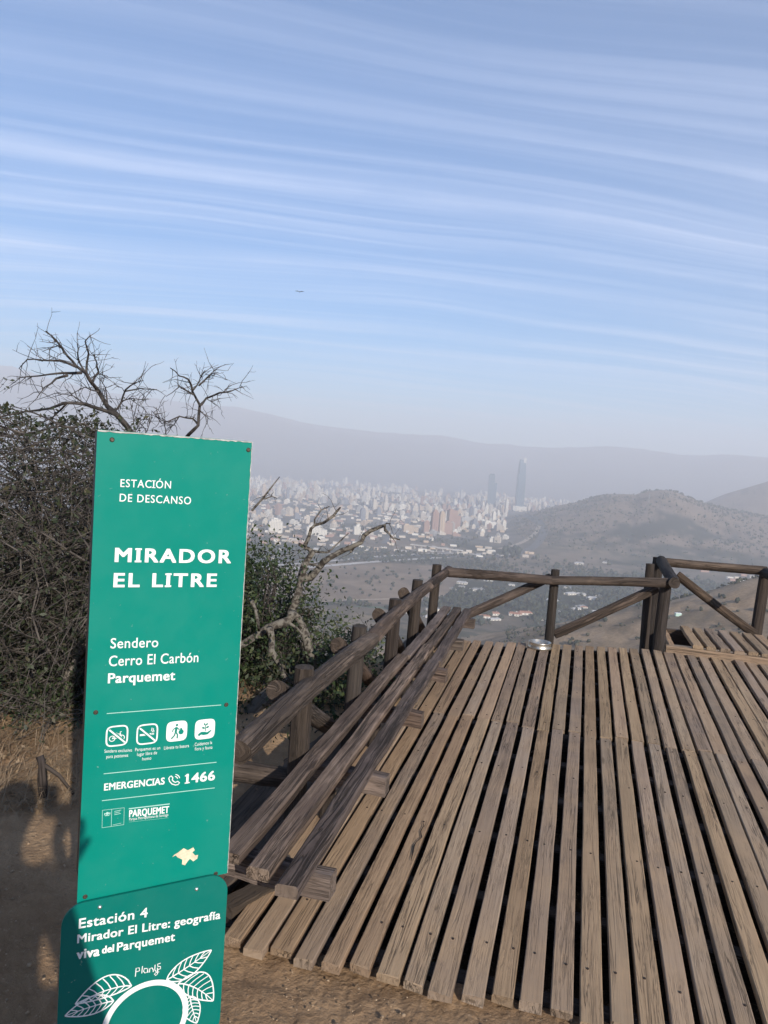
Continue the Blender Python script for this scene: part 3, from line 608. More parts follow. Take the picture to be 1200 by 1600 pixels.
def text(body, l, r, cap, bold=0.0, par=None, low=False, m=None, slab_i=False, name='lettering', sp=1.06):
    """body set between the baseline points l and r (photo measures turned to the sign's own plane), capitals cap high"""
    f = S2 if low else S; a = f(*l); b = f(*r); hgt = (f(l[0], l[1] - cap) - a)[1]
    ink = Ink(low); words = [(body, 0.0)]
    V, Fs = text_arr(body, sp); x0, x1 = V[:, 0].min(), V[:, 0].max(); kx = np.linalg.norm(b - a) / (x1 - x0); ky = hgt / CAPH
    dirv = (b - a) / np.linalg.norm(b - a)
    bw = bold * hgt
    offs = [(0, 0)] if not bold else [(dx * bw, dy * bw * .8) for dx in (-1, -.33, .33, 1) for dy in (-.7, .7)]
    for (dx, dy) in offs:
        d = nd(ink.base)
        ink.mb.add([W(a[0] + dirv[0] * (v[0] - x0) * kx + dx, a[1] + dirv[1] * (v[0] - x0) * kx + v[1] * ky + dy, d) for v in V], Fs)
    if slab_i:   # slab serifs on the capital I and the flag of the figure 1
        acc = ''
        for ch in body:
            if ch in 'IÍ1':
                w0 = None; w1 = text_arr(acc + ch, sp)[0][:, 0]
                Vc = text_arr(ch)[0]; cw = Vc[:, 0].max() - Vc[:, 0].min(); xc = w1.max() - cw / 2
                s_ = a[0] + (xc - x0) * kx * dirv[0]; t_ = a[1] + (xc - x0) * kx * dirv[1]; st = max(.10 * hgt, bw * 1.5 + .05 * hgt); hw = .24 * hgt * (1.15 if bold > .06 else 1)
                if ch == '1':
                    ink.stroke([(s_ - .26 * hgt, t_ + hgt * .80), (s_ + .02 * hgt, t_ + hgt * .97)], st * 1.1)
                    ink.stroke([(s_ - .26 * hgt, t_ + st / 2 - bw * .5), (s_ + .28 * hgt, t_ + st / 2 - bw * .5)], st)
                else:
                    ink.stroke([(s_ - hw, t_ + st / 2 - bw * .5), (s_ + hw, t_ + st / 2 - bw * .5)], st)
                    ink.stroke([(s_ - hw, t_ + hgt - st / 2 + bw * .5), (s_ + hw, t_ + hgt - st / 2 + bw * .5)], st)
            acc += ch
    return ink.build(name, m or M_WHITE, par)
text('ESTACIÓN', (188, 760.7), (266.7, 763.3), 12, .010, main, sp=1.14, slab_i=True)
text('DE DESCANSO', (186.7, 783.3), (297.9, 788), 12, .010, main, sp=1.14)
text('MIRADOR', (180, 877.4), (359.5, 879.5), 21, .055, main, slab_i=True, sp=1.22)
text('EL LITRE', (178, 916.8), (337, 916.3), 21, .055, main, slab_i=True, sp=1.22)
text('Sendero', (172.5, 1012.8), (246.7, 1010.7), 15.5, .012, main)
text('Cerro El Carbón', (169.9, 1040.8), (309.3, 1034.1), 16, .012, main)
text('Parquemet', (168.8, 1067.2), (272.8, 1062), 15, .036, main)
text('EMERGENCIAS', (162.7, 1234.7), (256.5, 1224.8), 10.5, .04, main, slab_i=True)
text('1466', (291, 1223.5), (334.7, 1218), 14, .045, main, slab_i=True)
for (b_, l, r) in (('Sendero exclusivo', (163, 1176), (206, 1174)), ('para peatones', (166, 1184.5), (200, 1182)), ('Parquemet es un', (211, 1173.5), (250, 1170.5)), ('lugar libre de', (214, 1181), (245, 1178)), ('humo', (222, 1188), (236, 1186.5)),
                   ('Llévate tu basura', (256, 1171), (295, 1167)), ('Cuidemos la', (304, 1165.5), (331, 1162)), ('flora y fauna', (304, 1172.5), (331.5, 1169.5))):
    text(b_, l, r, 5.0, 0, main, name='caption')
for (l, r) in (((166.7, 1114.7), (345.3, 1101.3)), ((161.9, 1208.8), (338.1, 1190.7)), ((159.2, 1250.7), (335.2, 1230.7))):
    k = Ink(); k.stroke([S(*l), S(*r)], .0017); k.build('rule_line', M_PALE, main)
k = Ink(); re_ = random.Random(3); xs = np.linspace(PX0 + .001, PX1 - .001, 60)
k.poly([(x, PT_ - .0006) for x in xs] + [(x, PT_ - .0022 - re_.random() * .0028) for x in xs[::-1]]); ts = np.linspace(PB_ + .002, PT_ - .002, 110)
k.poly([(PX1 - .0005, t) for t in ts] + [(PX1 - .0014 - re_.random() * .0014, t) for t in ts[::-1]]); k.build('worn_edge', M_EDGE, main)
# pictograms
def sq(c, a, n_=44): return [(c[0] + a * math.copysign(abs(math.cos(t)) ** .45, math.cos(t)), c[1] + a * math.copysign(abs(math.sin(t)) ** .45, math.sin(t))) for t in np.linspace(0, 2 * math.pi, n_ + 1)[:-1]]
IC = [S(182.7, 1149.5), S(229.9, 1146.7), S(276, 1142), S(320, 1139)]; ia = .0262
def at(c, pts): return [(c[0] + x * ia, c[1] + y * ia) for x, y in pts]
def arc(cx, cy, r, a0, a1, n_=16): return [(cx + r * math.cos(R_(a0 + (a1 - a0) * i / n_)), cy + r * math.sin(R_(a0 + (a1 - a0) * i / n_))) for i in range(n_ + 1)]
for i in (0, 1):
    c = IC[i]; k = Ink(); k.stroke(sq(c, ia * .93), ia * .14, True)
    if i == 0:
        for cx in (-.42, .42): k.stroke(at(c, arc(cx, -.22, .25, 0, 360)[:-1]), ia * .07, True)
        k.stroke(at(c, [(-.42, -.22), (-.1, .18), (.3, .18), (.42, -.22)]), ia * .07); k.stroke(at(c, [(-.1, .18), (.02, -.22), (.3, .18), (.26, .36), (.40, .36)]), ia * .07); k.stroke(at(c, [(-.2, .27), (0, .27)]), ia * .08); k.stroke(at(c, [(-.42, -.22), (.02, -.22)]), ia * .07)
    else:
        k.poly(at(c, [(-.68, -.12), (.38, -.12), (.38, .06), (-.68, .06)])); k.poly(at(c, [(.43, -.12), (.5, -.12), (.5, .06), (.43, .06)])); k.poly(at(c, [(.55, -.12), (.62, -.12), (.62, .06), (.55, .06)]))
        k.stroke(at(c, [(.46, .14), (.46, .25), (.36, .33), (.42, .46), (.40, .58)]), ia * .07); k.stroke(at(c, [(.60, .14), (.60, .28), (.52, .36), (.57, .5)]), ia * .07)
    o = k.build('pictogram', M_WHITE, main)
    k2 = Ink(); k2.stroke(at(c, [(-.70, .66), (.70, -.66)]), ia * .34, extra=.0009); k2.build('slash_border', M_TEAL, o)
    k3 = Ink(); k3.stroke(at(c, [(-.72, .68), (.72, -.68)]), ia * .15, extra=.0018); k3.build('slash', M_WHITE, o)
for i in (2, 3):
    c = IC[i]; k = Ink(); k.poly(sq(c, ia)); o = k.build('pictogram', M_WHITE, main); g_ = Ink(); ex = .0009
    if i == 2:
        g_.disc(at(c, [(-.02, .62)])[0], ia * .12, ex); g_.stroke(at(c, [(-.05, .42), (-.10, -.05)]), ia * .22, extra=ex); g_.stroke(at(c, [(-.10, -.05), (.08, -.35), (.06, -.72)]), ia * .13, extra=ex)
        g_.stroke(at(c, [(-.12, -.05), (-.22, -.4), (-.5, -.70)]), ia * .13, extra=ex); g_.stroke(at(c, [(-.06, .40), (-.36, .22), (-.42, -.02)]), ia * .1, extra=ex); g_.stroke(at(c, [(-.04, .40), (.2, .16), (.36, .22)]), ia * .1, extra=ex)
        g_.disc(at(c, [(.42, -.12)])[0], ia * .25, ex); g_.poly(at(c, [(.32, .10), (.36, .26), (.52, .26), (.50, .10)]), ex)
    else:
        g_.stroke(at(c, [(.05, -.18), (.06, .1), (.02, .42)]), ia * .07, extra=ex)
        for (x0, y0, x1, y1) in ((.04, .08, -.36, .22), (.06, .10, .44, .28), (.03, .36, -.14, .66), (.03, .36, .30, .62)):
            d_ = np.array([x1 - x0, y1 - y0]); nn = np.array([-d_[1], d_[0]]) * .26; mm = np.array([(x0 + x1) / 2, (y0 + y1) / 2])
            g_.poly(at(c, [(x0, y0), tuple(mm + nn), (x1, y1), tuple(mm - nn)]), ex)
        g_.poly(at(c, [(-.66, -.42), (-.35, -.22), (.05, -.26), (.20, -.33), (.42, -.22), (.62, -.12), (.66, -.2), (.30, -.55), (-.12, -.58), (-.36, -.50), (-.60, -.66)]), ex)
        g_.stroke(at(c, [(-.2, -.38), (.05, -.40), (.22, -.36)]), ia * .05, extra=.0014)
    g_.build('figure', M_TEAL, o)
# handset
c = S(272.5, 1218.5); k = Ink(); ih = .0155
def hs(pts): return [(c[0] + x * ih, c[1] + y * ih) for x, y in pts]
k.stroke(hs([(-.75, .72), (-.95, .45), (-.80, -.1), (-.4, -.6), (.2, -.88), (.62, -.85), (.85, -.58), (.5, -.28), (.18, -.42), (-.15, -.22), (-.38, .12), (-.28, .42), (-.55, .78)]), ih * .16, True)
k.stroke(hs(arc(-.05, .05, .55, 10, 80, 8)), ih * .14); k.stroke(hs(arc(-.05, .05, .88, 10, 80, 10)), ih * .14); k.build('pictogram', M_WHITE, main)
# government plate logo, park lettering
k = Ink(); a_, b_, c_, d_ = S(160, 1265.7), S(194, 1261.7), S(193.3, 1288), S(159.3, 1293); k.stroke([a_, b_, c_, d_], .0012, True); m1, m2 = a_ + (b_ - a_) * .42, d_ + (c_ - d_) * .42; k.stroke([m1, m2], .0010)
e_ = S(167.5, 1270.5); k.disc(e_, .0035); 
for sg in (-1, 1): k.stroke([e_ + np.array([sg * .003, -.001]), e_ + np.array([sg * .0062, .001]), e_ + np.array([sg * .0060, -.0035])], .0022)
k.stroke([e_ + np.array([-.005, -.0052]), e_ + np.array([.005, -.0052])], .0018)
for j, wd in enumerate((.016, .013, .015)): q = S(178.5, 1267.5 + 3.0 * j - .4 * j); k.stroke([q, q + np.array([wd, .001])], .0012)
q = S(176, 1288.5); k.stroke([q, q + np.array([.020, .001])], .0009); k.build('government_emblem', M_PALE, main)
text('PARQUEMET', (201.7, 1276.2), (263.3, 1269.5), 10.5, .035, main)
text('Parque Metropolitano de Santiago', (201.7, 1281.6), (262.7, 1274.5), 4.2, 0, main, name='caption')
k = Ink(); k.stroke([S(201, 1263.2), S(265, 1255.6)], .0024); k.stroke([S(201, 1281.8 + 2.2), S(262.7, 1275 + 2.2)], .0004); k.build('rule_line', M_PALE, main)
k = Ink(); k.poly([S(80 + x * .26667, 1280 + y * .26667) for x, y in ((740, 195), (775, 168), (800, 180), (832, 163), (840, 180), (826, 192), (842, 210), (860, 207), (855, 228), (832, 245), (812, 230), (798, 245), (783, 268), (765, 262), (768, 235), (740, 222), (728, 210), (708, 220), (722, 205))]); k.build('sticker_residue', M_RESID, main)
M_SCREW = plain('screw_metal', (.10, .075, .055), .5, .6, .4, 200); M_BOLT = plain('bolt_metal', (.75, .73, .70), .3, .9, .1, 100)
for (x, y) in ((175, 687), (388, 703), (149.5, 1113), (353.5, 1101), (133, 1401), (337, 1365)):
    q = S(x, y); mb = MB(); cvs = [W(q[0] + .0058 * math.cos(a), q[1] + .0058 * math.sin(a), .0008) for a in np.linspace(0, 6.283, 15)[:-1]]; cv2 = [W(q[0] + .004 * math.cos(a), q[1] + .004 * math.sin(a), .003) for a in np.linspace(0, 6.283, 15)[:-1]]
    mb.add(cvs + cv2, [(i, (i + 1) % 14, (i + 1) % 14 + 14, i + 14) for i in range(14)] + [tuple(range(14, 28))]); mb.build('screw', M_SCREW, main)
for (x, y) in ((156, 1417), (307, 1389)):
    q = S2(x, y); mb = MB(); rings = []
    for j in range(5):
        a2 = j / 4 * math.pi / 2; rings += [W(q[0] + .0052 * math.cos(a2) * math.cos(a), q[1] + .0052 * math.cos(a2) * math.sin(a), .0145 + .0045 * math.sin(a2)) for a in np.linspace(0, 6.283, 13)[:-1]]
    mb.add(rings, [(j * 12 + i, j * 12 + (i + 1) % 12, (j + 1) * 12 + (i + 1) % 12, (j + 1) * 12 + i) for j in range(4) for i in range(12)]); mb.build('bolt', M_BOLT, low, True)
text('Estación 4', (123.2, 1450), (229.9, 1432), 14.5, .03, low, True)
text('Mirador El Litre: geografía', (120.8, 1473.3), (343.5, 1434.7), 13, .036, low, True)
text('viva', (120, 1498), (154.7, 1492.3), 14.5, .05, low, True); text('del', (159.5, 1489.3), (177.3, 1486), 11, .05, low, True); text('Parquemet', (182.7, 1485.9), (272.5, 1468.8), 13, .036, low, True)
def zl(x, y): return S2(80 + x * .266667, 1280 + y * .266667)
k = Ink(True)
for st in ([(492, 920), (497, 870), (515, 868), (517, 885), (496, 892)], [(530, 900), (534, 858)], [(562, 872), (545, 872), (540, 888), (548, 898), (562, 893), (564, 872), (566, 896)], [(575, 895), (577, 872), (590, 868), (597, 880), (597, 892)],
           [(608, 850), (606, 880), (612, 888), (624, 886), (622, 868)], [(622, 868), (622, 905), (612, 914), (604, 906), (614, 896), (632, 893)], [(640, 842), (622, 848), (624, 860), (640, 862), (640, 874), (622, 880)]): k.stroke([zl(*q) for q in st], .0021)
k.build('script_lettering', M_WHITE, low)
rc_ = zl(553, 1185); rt = zl(622, 938); RO = np.linalg.norm(rt - rc_); 
k = Ink(True); k.stroke([(rc_[0] + RO * .93 * math.cos(a), rc_[1] + RO * .93 * math.sin(a)) for a in np.linspace(0, 2 * math.pi, 97)[:-1]], RO * .135, True); k.build('emblem_ring', M_WHITE, low)
def leaf_ink(base, tip, wl, wr, nv=6, sw=.0034):
    b, t = zl(*base), zl(*tip); ax = t - b; nn = np.array([-ax[1], ax[0]]); k = Ink(True)
    prof = lambda s_: (math.sin(math.pi * min(1, s_ ** .8)) ** .85) if 0 < s_ < 1 else 0
    ed = {}
    for sg, wd in ((1, wl), (-1, wr)):
        ed[sg] = [b + ax * s_ + nn * sg * wd * prof(s_) for s_ in np.linspace(0, 1, 18)]; k.stroke(ed[sg], sw)
    mid = [b + ax * s_ + nn * (wl - wr) * .25 * prof(s_) for s_ in np.linspace(0, 1, 12)]; k.stroke(mid, sw * .9, taper=(1.2, .6))
    for i in range(1, nv + 1):
        s_ = i / (nv + 1.0)
        m_ = b + ax * s_ * .86 + nn * (wl - wr) * .25 * prof(s_ * .86)
        for sg, wd in ((1, wl), (-1, wr)):
            s2 = min(.97, s_ * .86 + .14); e2 = b + ax * s2 + nn * sg * wd * prof(s2) * .94; cm = (m_ + e2) / 2 - ax * .015; k.stroke([m_, cm, e2], sw * .75)
    k.build('emblem_leaf', M_WHITE, low)
leaf_ink((676, 940), (938, 765), .17, .25); leaf_ink((742, 962), (948, 1062), .42, .12); leaf_ink((812, 1035), (852, 1192), .22, .30, 6, .003)
leaf_ink((470, 975), (140, 1082), .06, .36); leaf_ink((365, 1062), (80, 1150), .16, .26)
# ------------------------------------------------------------------ plants
def leaf_cloud(name, P, size, matl, parent=None, aspect=.5, up=None, jit=.35, fold=.12, kind=None):
    P = np.asarray(P, float); n_ = len(P); a = RNG.normal(size=(n_, 3)); a /= np.linalg.norm(a, axis=1)[:, None]
    if up is not None: a = a + np.array(up); a /= np.linalg.norm(a, axis=1)[:, None]
    b = RNG.normal(size=(n_, 3)); b -= a * (a * b).sum(1)[:, None]; b /= np.linalg.norm(b, axis=1)[:, None]; c = np.cross(a, b)
    s = (size * (1 + jit * RNG.uniform(-1, 1, n_)))[:, None]
    V = np.stack([P - a * s * .5, P + b * s * aspect * .5 + c * s * fold, P + a * s * .5, P - b * s * aspect * .5 + c * s * fold], 1).reshape(-1, 3)
    F_ = np.arange(4 * n_).reshape(-1, 4); lr = np.repeat(RNG.uniform(0, 1, n_), 4)
    return link(name, np_mesh(name, V, F_, False, None, {'lr': lr}), matl, parent)
def wob(a, b, n_=6, amp=.08, droop=0.0):
    a, b = np.array(a, float), np.array(b, float); L = np.linalg.norm(b - a); o_ = RNG.normal(size=(n_, 3)) * amp * L; o_[0] = o_[-1] = 0
    o_ = np.array([o_[max(0, i - 1)] * .25 + o_[i] * .5 + o_[min(n_ - 1, i + 1)] * .25 for i in range(n_)])
    return [a + (b - a) * t + o_[i] - np.array([0, 0, droop * L * t * t]) for i, t in enumerate(np.linspace(0, 1, n_))]
def twigs_on(mb, path, num, length, rad, spread=.9, droop=.3, upb=.2, sides=3, sub=0, tips=None, outdir=None):
    path = [np.array(p) for p in path]
    for _ in range(num):
        t = random.uniform(.15, 1) * (len(path) - 1); i = min(int(t), len(path) - 2); p = path[i] + (path[i + 1] - path[i]) * (t - i)
        d = path[i + 1] - path[i]; d /= np.linalg.norm(d) + 1e-9; d = d * (1 - spread * .5) + RNG.normal(size=3) * spread * .7 + np.array([0, 0, upb])
        if outdir is not None: d = d + np.array(outdir) * .6
        d /= np.linalg.norm(d); L = length * random.uniform(.5, 1.3)
        pts = wob(p, p + d * L, 5, .09, droop * random.uniform(.3, 1.3)); mb.tube(pts, rad * random.uniform(.7, 1.2), rad * .35, sides)
        if tips is not None: tips.extend(pts[2:])
        if sub: twigs_on(mb, pts, sub, length * .5, rad * .65, spread, droop, upb, 3, 0, tips)
def poly_sample(poly, n_, y0, y1):
    P = np.array(poly, float); out = []
    while len(out) < n_:
        q = RNG.uniform(P.min(0), P.max(0), (n_ * 2, 2)); k = inpoly(q[:, 0], q[:, 1], P)
        out += list(q[k])
    return [ony(x, y, RNG.uniform(y0, y1)) for x, y in out[:n_]]

# big tangled dry shrub behind the sign, left
sh = tag(empty('tangled_shrub', ony(190, 1190, 4.9)), 'big tangled dry shrub of fine grey twigs filling the left edge', 'shrub')
OUT1 = [(-140, 640), (-60, 612), (0, 628), (40, 640), (75, 668), (110, 650), (150, 652), (200, 672), (250, 700), (260, 1000), (200, 1150), (100, 1165), (40, 1120), (0, 1180), (-140, 1230)]
base = ony(190, 1185, 4.9); base[2] = -.15
TR = MB(); TW = MB(); tips = []
ends = poly_sample(OUT1, 46, 4.3, 6.2)
for e in ends:
    mid = base + (e - base) * .5 + np.array([0, 0, .25 + .2 * random.random()]); p1 = wob(base + RNG.normal(size=3) * [.25, .25, .02], mid, 5, .08); p2 = wob(mid, e, 6, .09, .10); path = p1 + p2[1:]
    TR.tube(path, random.uniform(.014, .032), .005, 6, rough=.12); twigs_on(TW, path, 30, .55, .0042, 1.0, .45, .12, 3, 3, tips, (-.35, -.25, 0))
for e in poly_sample(OUT1, 420, 4.0, 5.6):
    d = np.array([random.uniform(-1, .1), random.uniform(-.5, .2), random.uniform(-.1, .9)]); d /= np.linalg.norm(d); L = random.uniform(.4, .95)
    pts = wob(e - d * L * .5, e + d * L * .5, 6, .06, random.uniform(.1, .5)); TW.tube(pts, random.uniform(.003, .007), .0018, 4); twigs_on(TW, pts, 7, .28, .0028, .9, .4, 0, 3, 1, tips)
TR.build('trunk', M_BARK, sh, True); TW.build('twigs', M_TWIG, sh)
tp = np.array(tips); zz = tp[:, 2]; pr = np.where(zz < 1.05, .75, np.where(zz > 1.6, .75, .55)); tp = tp[RNG.uniform(size=len(tp)) < pr]
low_ = np.array(poly_sample([(-120, 860), (60, 880), (250, 900), (260, 1010), (180, 1120), (60, 1080), (0, 1130), (-120, 1200)], 26000, 4.5, 6.2))
top_ = np.array(poly_sample([(-120, 625), (-40, 612), (30, 640), (70, 662), (110, 648), (150, 655), (200, 680), (240, 720), (100, 715), (-100, 705)], 4200, 4.8, 6.2))
k = vnoise(low_[:, 0] * 3.3, low_[:, 2] * 3.3 + low_[:, 1] * 2, 5) > .42; k2 = vnoise(top_[:, 0] * 4, top_[:, 2] * 5 + top_[:, 1] * 2, 6) > .40
leaf_cloud('foliage', np.concatenate([tp, low_[k], top_[k2]]), .034, M_LEAF_DRY, sh)

# bare dead tree whose branches stand above the sign
dt = tag(empty('dead_tree', ony(210, 1150, 5.2)), 'bare dead tree with forked black branches rising above the sign top', 'tree')
z8 = lambda pts: [(x / 2.857, 500 + y / 2.857) for x, y in pts]
DB = [([(640, 640), (600, 530), (575, 485), (530, 430), (480, 385), (440, 320), (410, 280), (385, 240), (340, 205), (300, 160), (250, 90), (205, 50)], .030, .005, 5.0), ([(385, 240), (355, 190), (347, 150), (345, 105)], .010, .004, 5.0), ([(385, 238), (396, 150), (380, 95), (403, 68)], .011, .003, 5.05),
      ([(410, 282), (440, 232), (432, 190), (418, 150)], .012, .004, 5.0), ([(440, 240), (468, 250), (455, 285)], .005, .002, 4.9), ([(340, 208), (270, 182), (190, 180), (122, 176), (85, 216)], .013, .003, 4.85), ([(362, 236), (280, 236), (170, 250), (75, 260)], .014, .003, 4.9), ([(300, 247), (250, 262), (200, 300), (165, 345)], .012, .003, 4.8), ([(300, 160), (270, 112), (190, 140)], .008, .003, 4.9),
      ([(530, 430), (470, 405), (380, 375), (290, 370), (220, 395), (110, 410), (0, 432), (-60, 450)], .018, .004, 4.85), ([(300, 370), (240, 430), (180, 460)], .009, .003, 4.8), ([(380, 375), (330, 340), (260, 330)], .007, .002, 4.8), ([(505, 415), (540, 370), (560, 312), (600, 282), (640, 270)], .012, .003, 5.1), ([(560, 318), (630, 305), (700, 310)], .008, .002, 5.1), ([(545, 362), (590, 350), (655, 355)], .007, .002, 5.1), ([(440, 320), (380, 300), (300, 345)], .007, .002, 4.9), ([(480, 385), (470, 300), (445, 260)], .007, .002, 5.1),
      ([(800, 620), (820, 545), (845, 510), (885, 470), (892, 380), (860, 320), (840, 265), (800, 250), (760, 214)], .022, .004, 5.5), ([(892, 382), (920, 350), (980, 325), (1030, 318), (1082, 298)], .014, .003, 5.5), ([(862, 312), (890, 270), (916, 224)], .009, .003, 5.5), ([(888, 292), (940, 242), (975, 234)], .009, .003, 5.4), ([(940, 242), (962, 222)], .005, .002, 5.4), ([(862, 332), (800, 298), (740, 342)], .009, .002, 5.4), ([(885, 470), (860, 440), (800, 430), (722, 462), (680, 408)], .011, .003, 5.4), ([(890, 402), (940, 446)], .006, .002, 5.4), ([(1000, 322), (1022, 293)], .005, .002, 5.5), ([(800, 430), (775, 470), (740, 490)], .006, .002, 5.4), ([(920, 350), (960, 378)], .004, .002, 5.4),
      ([(660, 560), (650, 490), (600, 425)], .006, .002, 5.2), ([(655, 500), (670, 450), (640, 430)], .005, .002, 5.2), ([(740, 570), (740, 490), (735, 455), (690, 430)], .006, .002, 5.2)]
mb = MB(); mt = MB()
mb.tube(wob(ony(215, 1150, 5.3), ony(640 / 2.857, 500 + 640 / 2.857, 5.0), 8, .04), .055, .032, 8, rough=.1); mb.tube(wob(ony(235, 1000, 5.3), ony(280, 500 + 620 / 2.857, 5.5), 7, .04), .04, .024, 8, rough=.1)
for pts, r0, r1, dp in DB:
    P = []; q = z8(pts)
    for i in range(len(q)):
        P.append(ony(*q[i], dp + .10 * math.sin(i * 1.7)))
        if i < len(q) - 1: P.append(ony((q[i][0] + q[i + 1][0]) / 2 + random.uniform(-1.2, 1.2), (q[i][1] + q[i + 1][1]) / 2 + random.uniform(-1.2, 1.2), dp + .10 * math.sin(i * 1.7 + .8)))
    mb.tube(P, r0 * .78, r1 * .8, 6, rough=.14); twigs_on(mt, P, int(3 + len(P) * .8), .17, .0030, .8, .1, .1, 3, 1)
mb.build('trunk', M_DEAD, dt, True); mt.build('twigs', M_DEAD, dt)

# green leafy tree right of the sign with pale lichened bare limbs
gt = tag(empty('leafy_tree', ony(400, 1130, 5.3)), 'small green leafy tree with pale lichen spotted bare limbs right of the sign', 'tree')
za = lambda pts: [(380 + x * .35, 680 + y * .35) for x, y in pts]; zb = lambda pts: [(340 + x / 3, 860 + y / 3) for x, y in pts]
LB_ = [(za([(215, 800), (226, 760), (240, 720), (252, 670), (262, 620), (275, 580), (290, 550), (310, 525)]), .040, .026, 5.2), (za([(310, 525), (290, 508), (252, 489)]), .024, .015, 5.2), (za([(275, 492), (290, 455), (305, 415), (318, 402), (360, 388), (405, 358), (418, 338), (433, 326)]), .016, .008, 5.15), (za([(318, 402), (318, 375), (350, 335), (385, 320)]), .007, .003, 5.15), (za([(370, 385), (400, 365)]), .008, .004, 5.1),
       (za([(268, 640), (300, 632), (322, 618), (340, 590), (360, 565), (395, 545), (440, 515), (490, 495), (528, 478), (540, 450), (565, 430), (600, 412), (635, 402)]), .036, .014, 5.25), (za([(632, 405), (632, 425), (650, 442), (668, 458), (700, 468)]), .010, .004, 5.2), (za([(310, 520), (340, 520), (375, 524), (400, 505), (440, 465), (470, 440)]), .010, .003, 5.3), (za([(490, 498), (484, 515), (478, 520)]), .012, .008, 5.25), (za([(628, 405), (640, 392), (655, 394)]), .006, .003, 5.2), (za([(285, 575), (320, 580), (345, 590)]), .010, .007, 5.25),
       (za([(40, 338), (90, 280), (125, 230), (162, 185)]), .008, .003, 5.1), (za([(95, 285), (125, 270), (150, 280)]), .004, .002, 5.1),
       (zb([(350, 290), (335, 330), (290, 345), (240, 360), (180, 400), (115, 442), (60, 480)]), .040, .030, 5.0), (zb([(245, 362), (252, 410), (252, 470), (285, 530), (305, 580), (325, 610)]), .030, .024, 4.85), (zb([(330, 338), (370, 360), (395, 392)]), .014, .006, 5.0), (zb([(160, 235), (178, 280), (188, 340), (192, 375)]), .016, .010, 4.9), (zb([(350, 290), (385, 330), (420, 420), (440, 560)]), .03, .05, 5.3)]
mb = MB(); mt = MB()
for q, r0, r1, dp in LB_: P = [ony(x + random.uniform(-.8, .8), y + random.uniform(-.8, .8), dp + .05 * math.sin(i * 2.3)) for i, (x, y) in enumerate(q)]; mb.tube(P, r0 * .72 + .002, r1 * .75 + .001, 9, rough=.16); twigs_on(mt, P, 3, .13, .0028, .9, .1, .1)
mb.build('limbs', M_LICHEN, gt, True)
mb = MB(); mb.tube(wob(ony(335, 1175, 4.6), ony(437, 1075, 4.75), 6, .02), .07, .055, 12, rough=.1); mb.build('trunk', M_BARK, gt, True)
G1 = [(370, 855), (398, 868), (425, 880), (448, 895), (462, 920), (478, 955), (495, 975), (470, 1000), (440, 1060), (420, 1120), (330, 1150), (330, 850)]
cl_ = np.array(poly_sample(G1, 120, 5.1, 6.4)); tips = []
for c in cl_:
    p = wob(ony(395, 1090, 5.6), c, 6, .10); mt.tube(p, .012, .004, 4); twigs_on(mt, p, 9, .25, .0032, .9, .1, .15, 3, 2, tips)
mt.build('twigs', M_TWIG, gt)
P = np.concatenate([c + RNG.normal(size=(150, 3)) * [.13, .16, .12] for c in cl_] + [np.array(tips)[::3]]); P = P[vnoise(P[:, 0] * 5, P[:, 2] * 5 + P[:, 1] * 3, 8) > .25]
leaf_cloud('crown', P, .034, M_LEAF, gt)

def shrub(name, label, px, py, Y, n_cl, rad, lm, leaf=.038, nleaf=110, bare=.3, seed=0, gz=True):
    c = ony(px, py, Y); t = tag(empty(name, (c[0], c[1], c[2] - rad[2])), label, 'shrub'); mb = MB(); tips = []; pts = []
    b = c - np.array([0, 0, rad[2] * 1.05])
    for _ in range(n_cl):
        d = RNG.normal(size=3); d /= np.linalg.norm(d); e = c + d * np.array(rad) * RNG.uniform(.45, 1); p = wob(b + RNG.normal(size=3) * .05, e, 6, .09)
        mb.tube(p, .011, .004, 4); twigs_on(mb, p, 10, .3 * max(.6, rad[0]), .003, .9, .15, .15, 3, 2, tips); pts.append(e)
    mb.build('stems', M_TWIG, t)
    P = np.concatenate([e + RNG.normal(size=(nleaf, 3)) * .11 * max(1, rad[0]) for e in pts if RNG.uniform() > bare] + [np.array(tips)[::4]]); leaf_cloud('foliage', P, leaf, lm, t); return t
shrub('hillside_shrub', 'grey half bare shrub on the slope below the nearest railing posts', 470, 1050, 5.6, 40, (.75, .8, .5), M_LEAF_DRY, .034, 45, .55)
shrub('hillside_shrub', 'low green shrub seen between the second and third posts of the left railing', 540, 1030, 6.4, 26, (.27, .5, .24), M_LEAF_LT, .036, 120, .1)
shrub('hillside_shrub', 'dense green shrub in the shade under the left railing brace', 515, 1085, 5.2, 30, (.36, .5, .4), M_LEAF, .04, 110, .15)
shrub('hillside_shrub', 'dark shrub on the slope below the bench near the sign', 425, 1140, 4.6, 34, (.55, .5, .4), M_LEAF_DRY, .036, 80, .35)
shrub('hillside_shrub', 'sparse brown shrub leaning out under the dead limb', 462, 1010, 7.6, 60, (.45, .7, .42), M_LEAF_DRY, .026, 60, .3)
shrub('small_plant', 'small green leafy plant on the dirt left of the sign', 80, 1108, 4.4, 18, (.17, .2, .15), M_LEAF, .030, 70, .0)

